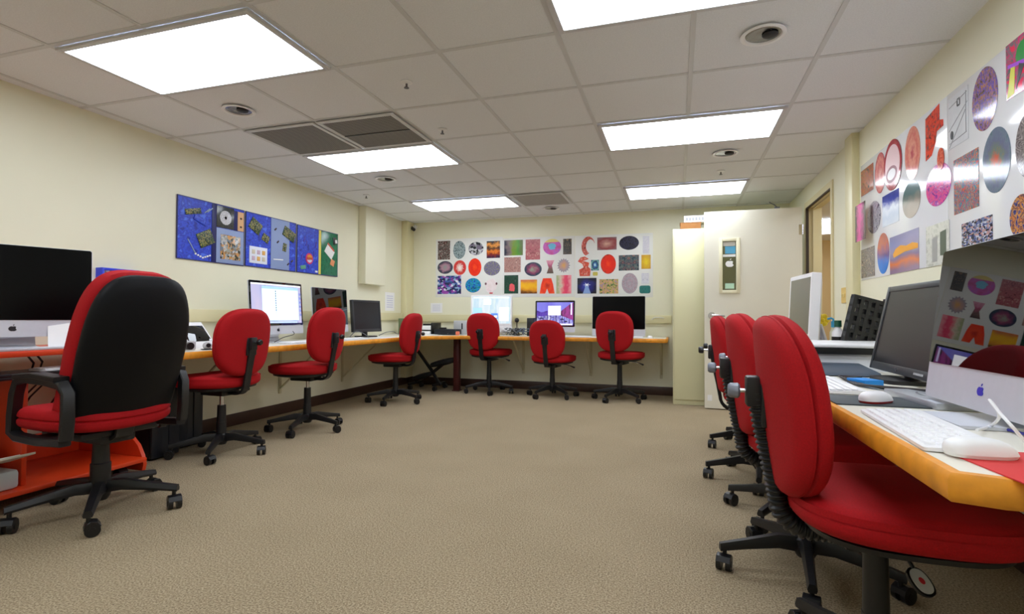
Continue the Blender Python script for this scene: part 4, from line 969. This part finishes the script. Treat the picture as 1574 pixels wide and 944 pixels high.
tilebox(t, 'black_chip', w, h, .86, .95, .1, .26, blackp, .004, .0125, rad(10)); tilebox(t, 'white_chip', w, h, .91, .96, .15, .23, paper, .003, .0168, rad(10))
for u, v in ((.15, .22), (.2, .3), (.38, .5), (.42, .3), (.1, .6)): tilebox(t, 'wire_scrap', w, h, u, u+.012, v, v+.12, mat('violet_wire', (90, 60, 170), .4), .004, .0085, rad(-25+60*u))
tilebox(t, 'green_scrap', w, h, .08, .2, .84, .92, mat('mint_scrap', (96, 160, 130), .6), .003, .0085, rad(10)); tilebox(t, 'white_chip', w, h, .42, .48, .92, .96, paper, .003, .0085)

# ================================================================== PRINT BOARD on the far wall
gloss = mat('laminated_white_sheet', (232, 233, 236), .1, spec=.5)
gloss_b = mat('white_poster_sheet', (230, 230, 226), .4)
Z_ = lambda x, y: (650+x/3.935, 340+y/3.935)
def bw(x, y): return at(*Z_(x, y), 'Y', YB)
for k, (x0, y0, x1, y1, l) in enumerate(((80, 112, 482, 458, 'left white backing sheet of the print board on the far wall'), (483, 106, 918, 458, 'middle white backing sheet of the print board on the far wall'), (921, 90, 1392, 460, 'right white backing sheet of the print board on the far wall'))):
    a, c = bw(x0, y0), bw(x1, y1); m = (a+c)/2; b = MB(); b.box((0, 0, .0015), (c.x-a.x, a.z-c.z, .003), .0008)
    tag(put('backing_sheet', b, gloss_b, None, on_wall('B', (m.x, YB, m.z))), l, 'backing sheet', 'white backing sheets of the print boards')
def star_pts(a, c, n=16, q=.78): return [((a if i % 2 == 0 else a*q)*math.cos(PI*i/n), (c if i % 2 == 0 else c*q)*math.sin(PI*i/n)) for i in range(2*n)]
def blob(a, c, seed):
    rn = random.Random(seed); f = [rn.uniform(.72, 1.0) for _ in range(12)]
    return [(a*f[i//3]*math.cos(2*PI*i/36), c*f[i//3]*math.sin(2*PI*i/36)) for i in range(36)]
def crescent(a, c):
    o = [(a*math.cos(rad(t_))*1.0, c*math.sin(rad(t_))) for t_ in range(20, 260, 12)]
    i = [(a*.32+a*.66*math.cos(rad(t_)), c*.70*math.sin(rad(t_))) for t_ in range(256, 20, -12)]
    return o+i
def legs(a, c): return [(-a*.55, c), (a*.55, c), (a*.8, .2*c), (a, -c), (a*.25, -c), (0, -.35*c), (-a*.25, -c), (-a, -c), (-a*.8, .2*c)]
def waves(a, c): return [(-a*.6, c*.9), (a*.1, c), (a*.7, c*.75), (a*.2, c*.6), (-.2*a, c*.55), (.8*a, c*.35), (.6*a, -.05*c), (a, -.3*c), (a*.9, -c), (-.7*a, -c), (-.8*a, -.35*c), (-.1*a, -.1*c), (-.3*a, .25*c), (-a, .5*c)]
def torn(a, c): return [(-a, c*.8), (-a, -c), (-.3*a, -.9*c), (.15*a, -.45*c), (.3*a, -.05*c), (a, .0), (a, .25*c), (.6*a, .35*c), (.6*a, c), (0, .92*c)]
def tri(a, c): return [(-a*.7, c), (a, c), (a*.5, .2*c), (a*.85, -c), (-a*.6, -c), (-a*.2, -.1*c)]
def shape_of(kind, a, c, seed):
    return {'r': lambda: [(-a, -c), (a, -c), (a, c), (-a, c)], 'e': lambda: ell(a, c), 's': lambda: star_pts(a, c), 'b': lambda: blob(a, c, seed), 'c': lambda: crescent(a, c), 'l': lambda: legs(a, c), 'w': lambda: waves(a, c), 'q': lambda: torn(a, c), 't': lambda: tri(a, c), 'o': lambda: rrect(2*a, 2*c, min(a, c)*.5, 5)}[kind]()
cnt = [0]
def print_on(wall, m, a, c, kind, label, style, cols, sc, group, const=False, n=8, rough=.25, lift=.0032, th=.0012, extra=None):
    cnt[0] += 1; b = MB(); b.prism(shape_of(kind, a, c, cnt[0]), 0, th)
    mt_ = art('print_%s' % style, style, cols, sc, a, c, cnt[0], const, n, rough)
    o = tag(put('art_print', b, mt_, None, on_wall(wall, m)), label, 'art print', group)
    if extra:
        for q_, (nm, pts, mm) in enumerate(extra(a, c)):
            b = MB(); b.prism(pts, th, th+.0004+.0002*q_); put(nm, b, mm, o)
    return o
FG = 'art prints on the far wall board'
dk, red, wht = (24, 20, 24), (220, 40, 24), (230, 226, 222)
def face(a, c):
    dm = mat('dark_plum_ink', (92, 40, 60), .5); lp = mat('red_lip_ink', (190, 60, 70), .5)
    return [('inked_spot', [(x-.78*a, y+.3*c) for x, y in ell(.14*a, .16*c, 16)], dm), ('inked_spot', [(x+.78*a, y+.3*c) for x, y in ell(.14*a, .16*c, 16)], dm), ('inked_mark', [(x, y-.86*c) for x, y in ell(.28*a, .09*c, 16)], lp)]
def starburst(a, c): return [('white_star', [(x, y+.12*c) for x, y in star_pts(.42*a, .3*c, 6, .3)], mat('star_white', (240, 246, 255), .4)), ('pale_beam', [(-.12*a, 0), (.12*a, 0), (.42*a, -c*.98), (-.42*a, -c*.98)], mat('beam_blue', (130, 160, 214), .4))]
def tricolour(a, c): return [('cyan_shape', [(x, y+.05*c) for x, y in blob(.5*a, .42*c, 5)], mat('cyan_ink', (110, 190, 226), .4)), ('yellow_cap', [(x, y) for x, y in ell(a, c, 60) if y > .55*c], mat('yellow_ink', (226, 206, 110), .4))]
def rcentre(a, c): return [('pink_shape', [(x+.1*a, y-.35*c) for x, y in blob(.5*a, .5*c, 3)], mat('coral_shape', (232, 90, 96), .4))]
FAR = [
 (92, 122, 165, 232, 'r', 'dark grey and maroon swirl print, top left corner of the far board', 'swirl', [(20, 16, 16), (150, 140, 134), (60, 56, 54), (100, 20, 26), (190, 186, 180)], 2),
 (185, 122, 258, 228, 'e', 'upright grey-blue speckled oval print right of the maroon swirl', 'noise', [(50, 66, 72), (120, 138, 142), (170, 186, 188), (70, 84, 92)], 5),
 (277, 128, 367, 205, 'e', 'grey and white marbled oval print in the far board top row', 'mosaic', [(40, 42, 46), (200, 200, 206), (120, 110, 130), (90, 96, 80), (150, 150, 154)], 3),
 (387, 122, 467, 222, 'r', 'black print with orange flames in the top row', 'rise', [(60, 20, 60), (150, 40, 10), (240, 130, 30), (40, 10, 6), (250, 160, 50), (12, 8, 8)], 3),
 (90, 243, 182, 318, 'e', 'wide grey oval print with pink top below the maroon swirl', 'glow', [(150, 150, 150), (176, 130, 150), (50, 54, 74), (110, 116, 124)], 3),
 (187, 238, 262, 325, 'e', 'small red oval print with white flower centre', 'glow', [(252, 240, 236), (240, 200, 190), (206, 30, 34), (220, 80, 70), (190, 40, 40)], 6),
 (276, 226, 354, 332, 'e', 'bright red-orange upright oval print left of the purple-grey oval', 'glow', [(255, 74, 20), (240, 36, 12), (250, 60, 24), (150, 40, 30)], 4),
 (370, 243, 468, 328, 'e', 'wide grey and purple oval print at the end of the left sheet', 'mandala', [(70, 70, 74), (150, 148, 140), (96, 84, 140), (130, 128, 136)], 9),
 (90, 332, 232, 440, 'r', 'large blue and violet mosaic print at the lower left of the far board', 'mosaic', [(26, 34, 80), (60, 96, 170), (140, 170, 210), (90, 40, 140), (220, 222, 236), (40, 60, 110), (150, 70, 170)], 5),
 (258, 345, 352, 432, 'e', 'round blue and green globe-like print in the bottom row', 'swirl', [(20, 40, 150), (30, 100, 214), (40, 170, 200), (30, 140, 110), (16, 30, 110)], 2.5),
 (372, 345, 455, 442, 'b', 'pale pink cutout print with dark spots in the bottom row', 'noise', [(236, 220, 220), (242, 228, 230), (230, 206, 210)], 2),
 (493, 117, 605, 206, 'r', 'blurred green and black print at the top of the middle sheet', 'side', [(40, 40, 60), (130, 110, 110), (120, 150, 20), (70, 150, 20), (90, 110, 40)], 2),
 (622, 112, 709, 232, 'r', 'rose red symmetrical print in the top row of the middle sheet', 'mirror', [(120, 40, 50), (190, 100, 106), (170, 76, 84), (206, 150, 140)], 3),
 (728, 110, 836, 202, 'e', 'wide oval print with yellow top and cyan centre', 'noise', [(190, 60, 140), (206, 80, 180), (170, 90, 200)], 2),
 (849, 108, 900, 200, 'r', 'narrow dark print with a gold glint at the right of the middle sheet', 'mirror', [(30, 24, 18), (60, 50, 36), (24, 18, 14), (150, 120, 80)], 3),
 (493, 220, 592, 308, 'r', 'brownish pink crackle print below the blurred green one', 'noise', [(110, 80, 76), (196, 150, 140), (150, 100, 94), (210, 180, 166)], 5),
 (615, 250, 719, 332, 'e', 'dark teal oval print with pink top in the middle sheet', 'glow', [(150, 160, 140), (150, 60, 100), (30, 50, 76), (40, 90, 96)], 3),
 (738, 238, 795, 316, 't', 'small pink and brown figure-shaped cutout print', 'rise', [(90, 70, 60), (120, 80, 76), (190, 80, 120), (226, 160, 180)], 3),
 (812, 225, 892, 312, 's', 'round spiky sunburst print with golden centre', 'glow', [(214, 160, 90), (190, 150, 140), (150, 146, 160), (180, 176, 180)], 5),
 (493, 328, 577, 438, 'r', 'dark green print with coral shape at the bottom of the middle sheet', 'noise', [(12, 40, 30), (30, 80, 60), (20, 56, 44), (60, 90, 76)], 4),
 (592, 355, 691, 438, 'r', 'golden yellow print in the bottom row', 'rise', [(110, 60, 10), (230, 150, 20), (250, 190, 20), (240, 170, 30), (214, 120, 70)], 2),
 (707, 346, 797, 438, 'l', 'bright orange-red two-legged cutout print', 'glow', [(200, 30, 6), (250, 70, 16), (240, 50, 20), (250, 90, 40)], 3),
 (808, 328, 898, 438, 'r', 'pink ribbon print with green edge at the end of the middle sheet', 'side', [(170, 176, 130), (220, 200, 180), (236, 80, 110), (226, 60, 100), (240, 150, 160)], 2.5),
 (960, 95, 1042, 212, 'c', 'red claw-shaped crescent cutout print', 'noise', [(120, 30, 24), (214, 110, 96), (190, 60, 50), (236, 160, 150)], 4),
 (1055, 100, 1172, 172, 'r', 'brownish pink cloudy print in the top row of the right sheet', 'glow', [(216, 170, 150), (180, 120, 116), (150, 70, 74), (140, 110, 116)], 2.5),
 (1188, 92, 1307, 172, 'e', 'very dark navy wide oval print in the top row of the right sheet', 'noise', [(8, 8, 22), (22, 22, 44), (60, 60, 90), (14, 14, 30)], 8),
 (1330, 92, 1370, 195, 'r', 'faint lavender sketch print at the top right end of the far board', 'noise', [(222, 220, 230), (206, 204, 218), (226, 226, 232)], 4),
 (938, 215, 1015, 332, 'w', 'red and tan wavy serpent cutout print', 'noise', [(150, 50, 40), (226, 90, 60), (206, 60, 40), (226, 160, 140)], 4),
 (1018, 235, 1065, 298, 'r', 'small blue and white print left of the red oval of the right sheet', 'glow', [(190, 226, 236), (60, 130, 190), (30, 40, 90), (120, 190, 180), (40, 50, 110)], 2),
 (1028, 308, 1058, 330, 'o', 'tiny yellow-green print under the small blue one', 'noise', [(214, 200, 70), (190, 180, 80), (222, 190, 110)], 3),
 (1076, 202, 1168, 318, 'e', 'bright red-orange oval print in the right sheet of the far board', 'glow', [(255, 66, 16), (240, 30, 10), (236, 50, 24), (60, 40, 40)], 4),
 (1185, 207, 1307, 297, 'r', 'dark blue-green symmetrical print right of the red oval', 'mirror', [(14, 24, 44), (40, 70, 90), (120, 130, 120), (20, 30, 70), (150, 110, 100)], 3),
 (1322, 205, 1378, 288, 'r', 'small golden yellow print at the right end of the far board', 'glow', [(240, 214, 10), (222, 180, 20), (206, 150, 30)], 3),
 (935, 345, 1050, 438, 'r', 'navy print with a white star and beam in the bottom row', 'glow', [(60, 80, 200), (24, 30, 130), (10, 12, 60), (4, 4, 24)], 1.5),
 (1068, 352, 1182, 438, 'r', 'pale green and orange brushstroke print in the bottom row', 'swirl', [(60, 80, 60), (140, 160, 90), (226, 180, 110), (190, 130, 120), (160, 150, 160)], 2),
 (1203, 315, 1300, 438, 'e', 'upright grey and pink ringed oval print in the bottom row', 'mandala', [(120, 116, 130), (190, 186, 196), (150, 110, 120), (214, 196, 206)], 14),
 (1322, 315, 1368, 378, 'r', 'small pale lavender print above the teal one', 'mirror', [(196, 194, 206), (226, 226, 234), (180, 178, 196)], 3),
 (1310, 390, 1377, 437, 'o', 'small dark teal rounded print at the lower right end of the far board', 'noise', [(16, 84, 84), (40, 126, 120), (24, 100, 98)], 5),
]
for x0, y0, x1, y1, k, l, st, cols, sc in FAR:
    a, c = bw(x0, y0), bw(x1, y1); m = (a+c)/2
    ex = face if 'cutout print with dark spots' in l else starburst if 'white star' in l else rcentre if 'coral' in l else tricolour if 'cyan centre' in l else None
    print_on('B', (m.x, YB-.0034, m.z), (c.x-a.x)/2, (a.z-c.z)/2, k, l, st, cols, sc, FG, const=(st == 'mosaic'), extra=ex)

# ================================================================== PRINT BOARD on the right wall
def rw(x, y): return at(x, y, 'X', XR)
zt_, zb_ = 2.035, 1.225
ys_ = rw(1457, 200).y
for y0, y1, l in ((rw(1324, 300).y, ys_, 'glossy white backing sheet of the right wall board, end towards the doorway'), (ys_-.004, ys_-1.25, 'glossy white backing sheet of the right wall board, end towards the camera')):
    y0 = min(y0, 4.335)
    b = MB(); b.box((0, 0, .0015), (abs(y0-y1), zt_-zb_, .003), .0008)
    tag(put('backing_sheet', b, gloss, None, on_wall('R', (XR, (y0+y1)/2, (zt_+zb_)/2))), l, 'backing sheet', 'glossy sheets of the right wall board')
RGp = 'art prints on the right wall board'
def drawing(a, c):
    k = mat('black_ink', (24, 24, 26), .5); gk = mat('grey_ink', (150, 152, 156), .5); out = []
    def ln(x0, y0, x1, y1, w, m): 
        d = V((x1-x0, y1-y0)); n = V((-d.y, d.x)).normalized()*w; return ('ink_line', [(x0+n.x, y0+n.y), (x0-n.x, y0-n.y), (x1-n.x, y1-n.y), (x1+n.x, y1+n.y)], m)
    q = [(-.05*a, .75*c), (.2*a, .75*c), (.2*a, .5*c), (-.05*a, .5*c)]
    for i in range(4): out.append(ln(*q[i], *q[(i+1) % 4], .004, k))
    out += [ln(-.95*a, -.3*c, .95*a, .42*c, .0012, gk), ln(-.9*a, -.95*c, .75*a, .15*c, .0015, gk), ln(.8*a, .85*c, .8*a, -.7*c, .0015, gk), ln(-.9*a, .62*c, .9*a, .8*c, .0012, gk), ln(-.9*a, -.8*c, .85*a, -.7*c, .0012, gk)]
    out.append(('ink_dot', [(x-.62*a, y-.5*c) for x, y in ell(.012, .02, 16)], k)); return out
def hood(a, c):
    return [('pink_loop', [(x*1, y) for x, y in ell(.8*a, .8*c)], mat('pale_pink_inside', (230, 196, 200), .3)), ('ribbon_loop', [(x-.1*a, y-.35*c) for x, y in ell(.62*a, .33*c)], mat('maroon_ribbon', (130, 30, 60), .3)), ('loop_inside', [(x-.1*a, y-.35*c) for x, y in ell(.45*a, .22*c)], mat('pale_grey_inside', (226, 222, 224), .3))]
def bits(a, c): return [('green_shape', [(x-.2*a, y+.35*c) for x, y in ell(.3*a, .42*c)], mat('vivid_green', (30, 150, 60), .3)), ('yellow_shape', [(-.95*a, -.95*c), (-.75*a, .1*c), (-.55*a, .15*c), (-.6*a, -.9*c)], mat('vivid_yellow', (220, 220, 40), .3)), ('violet_band', [(-.9*a, .12*c), (-.9*a, .25*c), (.9*a, -.15*c), (.9*a, -.3*c)], mat('vivid_violet', (170, 60, 220), .3)), ('black_shape', [(-.5*a, -.8*c), (-.35*a, .05*c), (-.1*a, -.1*c)], mat('ink_black', (16, 14, 18), .3)), ('orange_shape', [(x+.4*a, y+.35*c) for x, y in ell(.4*a, .5*c)], mat('vivid_orange', (240, 90, 30), .3))]
def sunset(a, c): return [('yellow_hill', [(-.75*a, .05*c), (-.55*a, .3*c), (-.2*a, .42*c), (.2*a, .3*c), (.6*a, .38*c), (.95*a, .25*c), (.95*a, .02*c), (.1*a, .02*c), (-.7*a, -.15*c)], mat('vivid_amber', (244, 166, 20), .3))]
def doors(a, c): return [('dark_doorway', [(.25*a, -.55*c), (.25*a, .55*c), (.75*a, .6*c), (.75*a, -.6*c)], mat('dark_green_ink', (74, 90, 72), .35)), ('pale_doorway', [(-.45*a, -.8*c), (-.45*a, .35*c), (0, .4*c), (0, -.8*c)], mat('mid_grey_ink', (160, 160, 158), .35))]
RIGHT = [
 (1324.5, 256.8, 1343.6, 296.9, 'r', 'brown and orange textured print at the doorway end of the top row', 'swirl', [(70, 50, 50), (190, 120, 70), (120, 80, 80), (220, 110, 50), (100, 90, 110)], 3, None),
 (1345.9, 234.4, 1362.4, 296.9, 'e', 'upright pink oval print with dark rim right of the brown textured one', 'glow', [(236, 170, 160), (200, 100, 100), (226, 140, 130), (190, 90, 96), (130, 40, 60)], 5, None),
 (1392.2, 194, 1416, 276, 'e', 'upright salmon pink oval print left of the red and black one', 'glow', [(190, 80, 90), (236, 160, 140), (214, 110, 100), (230, 150, 130), (150, 40, 60)], 5, None),
 (1424, 165, 1451.5, 240, 'q', 'red and black torn-edged print beside the line drawing', 'noise', [(60, 40, 40), (226, 50, 26), (240, 70, 40), (200, 30, 20), (90, 80, 80)], 4, None),
 (1442.6, 227, 1453.3, 261, 'e', 'small red-orange oval print under the torn-edged one', 'noise', [(160, 40, 30), (226, 80, 50), (236, 120, 90)], 4, None),
 (1459.5, 141.5, 1490, 222, 'r', 'white line drawing with a small black square and dot', 'noise', [(214, 217, 221), (220, 222, 226)], 3, drawing),
 (1496, 103, 1536, 200, 'e', 'big upright oval print of brown and violet speckles', 'noise', [(60, 50, 70), (150, 110, 90), (90, 80, 190), (190, 130, 90), (110, 90, 120)], 6, None),
 (1467.8, 236.3, 1506.2, 324.1, 'r', 'tall teal and orange patterned print below the line drawing', 'swirl', [(30, 110, 110), (226, 90, 50), (96, 100, 150), (60, 150, 150), (230, 120, 70), (110, 100, 130)], 2.6, None),
 (1512, 195, 1556, 296, 'e', 'big upright grey oval print with red-green centre', 'glow', [(206, 90, 60), (110, 124, 110), (104, 112, 140), (110, 126, 144), (70, 110, 110)], 6, None),
 (1425, 251, 1464, 316, 'e', 'magenta and violet oval print below the torn-edged red one', 'swirl', [(90, 50, 140), (226, 60, 170), (240, 90, 140), (150, 60, 180), (250, 150, 200)], 2, None),
 (1388.5, 278, 1416.5, 334.6, 'e', 'upright oval print, teal above and grey below', 'rise', [(176, 164, 150), (160, 150, 140), (90, 120, 122), (84, 116, 120)], 1.2, None),
 (1357.5, 295.7, 1383, 345, 'r', 'pale blue print with dark blue top', 'rise', [(206, 216, 230), (190, 204, 226), (210, 220, 236), (50, 70, 180), (30, 50, 150)], 2, None),
 (1334, 309, 1355, 358.6, 'e', 'grey and lilac upright oval print in the middle row', 'swirl', [(90, 84, 100), (190, 188, 192), (150, 146, 160), (206, 200, 196)], 1.6, None),
 (1324.8, 381, 1345.4, 426, 'r', 'grey-brown crackled print at the lower doorway end', 'noise', [(60, 56, 56), (150, 140, 132), (96, 90, 88), (180, 160, 140)], 6, None),
 (1349.6, 358, 1368, 421, 'e', 'upright oval print, orange above and blue below', 'rise', [(30, 130, 226), (60, 120, 210), (130, 90, 140), (206, 110, 80), (190, 110, 96)], 1.5, None),
 (1369, 357.5, 1414, 417.6, 'r', 'sunset-like orange and mauve print in the bottom row', 'rise', [(150, 120, 150), (226, 120, 60), (130, 110, 150), (160, 150, 180), (150, 146, 190), (140, 136, 180)], .8, sunset),
 (1425, 343.5, 1461, 408, 'r', 'pale grey print with a dark doorway shape', 'noise', [(190, 190, 186), (206, 206, 202), (176, 176, 172)], 3, doors),
 (1480, 337, 1527.6, 380.5, 'r', 'blue and grey mosaic print with pink centre in the bottom row', 'mosaic', [(40, 44, 66), (110, 120, 160), (190, 194, 210), (70, 80, 130), (150, 150, 160), (30, 30, 50), (190, 150, 146)], 9, None),
 (1554, 298, 1592, 367, 'e', 'dark blue and orange oval print cut by the right photo edge', 'noise', [(30, 36, 110), (90, 80, 120), (226, 150, 50), (40, 40, 80), (206, 120, 60)], 4, None),
 (1563, 172, 1602, 272, 'e', 'dark grey ringed oval print at the right photo edge', 'mandala', [(60, 56, 60), (150, 140, 140), (90, 80, 84), (180, 170, 166)], 10, None),
]
for x0, y0, x1, y1, k, l, st, cols, sc, ex in RIGHT:
    xm = (x0+x1)/2; p0, p1 = rw(x0, (y0+y1)/2), rw(x1, (y0+y1)/2); zt2, zb2 = rw(xm, y0).z, rw(xm, y1).z
    if k == 'r' or k == 'e': pass
    print_on('R', (XR-(.0052 if 'under the torn-edged' in l else .0034), (p0.y+p1.y)/2, (zt2+zb2)/2), abs(p0.y-p1.y)/2, (zt2-zb2)/2, k, l, st, cols, sc, RGp, const=(st == 'mosaic'), rough=.1, extra=ex)
# looped cutout overlapping the pink oval: sits one sheet further out
p0, p1 = rw(1360, 250), rw(1388, 250); zt2, zb2 = rw(1374, 214).z, rw(1374, 292).z
print_on('R', (XR-.0052, (p0.y+p1.y)/2, (zt2+zb2)/2), abs(p0.y-p1.y)/2, (zt2-zb2)/2, 'e', 'red hooded oval cutout with maroon ribbon loop', 'glow', [(220, 140, 140), (190, 60, 70), (170, 40, 60), (110, 20, 50)], 3, RGp, rough=.1, extra=hood)
a0 = rw(1548, 71.8); a1 = rw(1549, 155.5)
print_on('R', (XR-.0034, a0.y-.13, (a0.z+a1.z)/2), .13, (a0.z-a1.z)/2, 'r', 'brilliant multicoloured abstract print cut by the top right photo edge', 'swirl', [(240, 40, 90), (110, 120, 130), (226, 40, 120), (90, 110, 110)], 1.5, RGp, rough=.1, extra=bits)
# rolled print on the pilaster strip
p0 = at(1314.5, 342, 'X', XR-.052); p1 = at(1330, 342, 'X', XR-.052); zt2 = at(1322, 313, 'X', XR-.052).z; zb2 = at(1322, 370, 'X', XR-.052).z
print_on('R', (XR-.0505, (p0.y+p1.y)/2, (zt2+zb2)/2), abs(p0.y-p1.y)/2, (zt2-zb2)/2, 'r', 'narrow magenta print fixed on the cream strip at the board end', 'side', [(40, 20, 40), (206, 50, 140), (226, 60, 160), (150, 40, 110), (50, 24, 40)], 3, RGp, rough=.12)

# ================================================================== world, view
w = bpy.data.worlds.new('world'); bpy.context.scene.world = w; w.use_nodes = True
w.node_tree.nodes['Background'].inputs[0].default_value = (.6, .62, .65, 1); w.node_tree.nodes['Background'].inputs[1].default_value = .1
sc = bpy.context.scene
sc.view_settings.view_transform = 'Standard'; sc.view_settings.look = 'None'; sc.view_settings.gamma = 1; sc.view_settings.use_curve_mapping = False
sc.view_settings.exposure = .58
sc.cycles.use_denoising = True; sc.cycles.max_bounces = 12; sc.cycles.diffuse_bounces = 8; sc.cycles.sample_clamp_indirect = 8
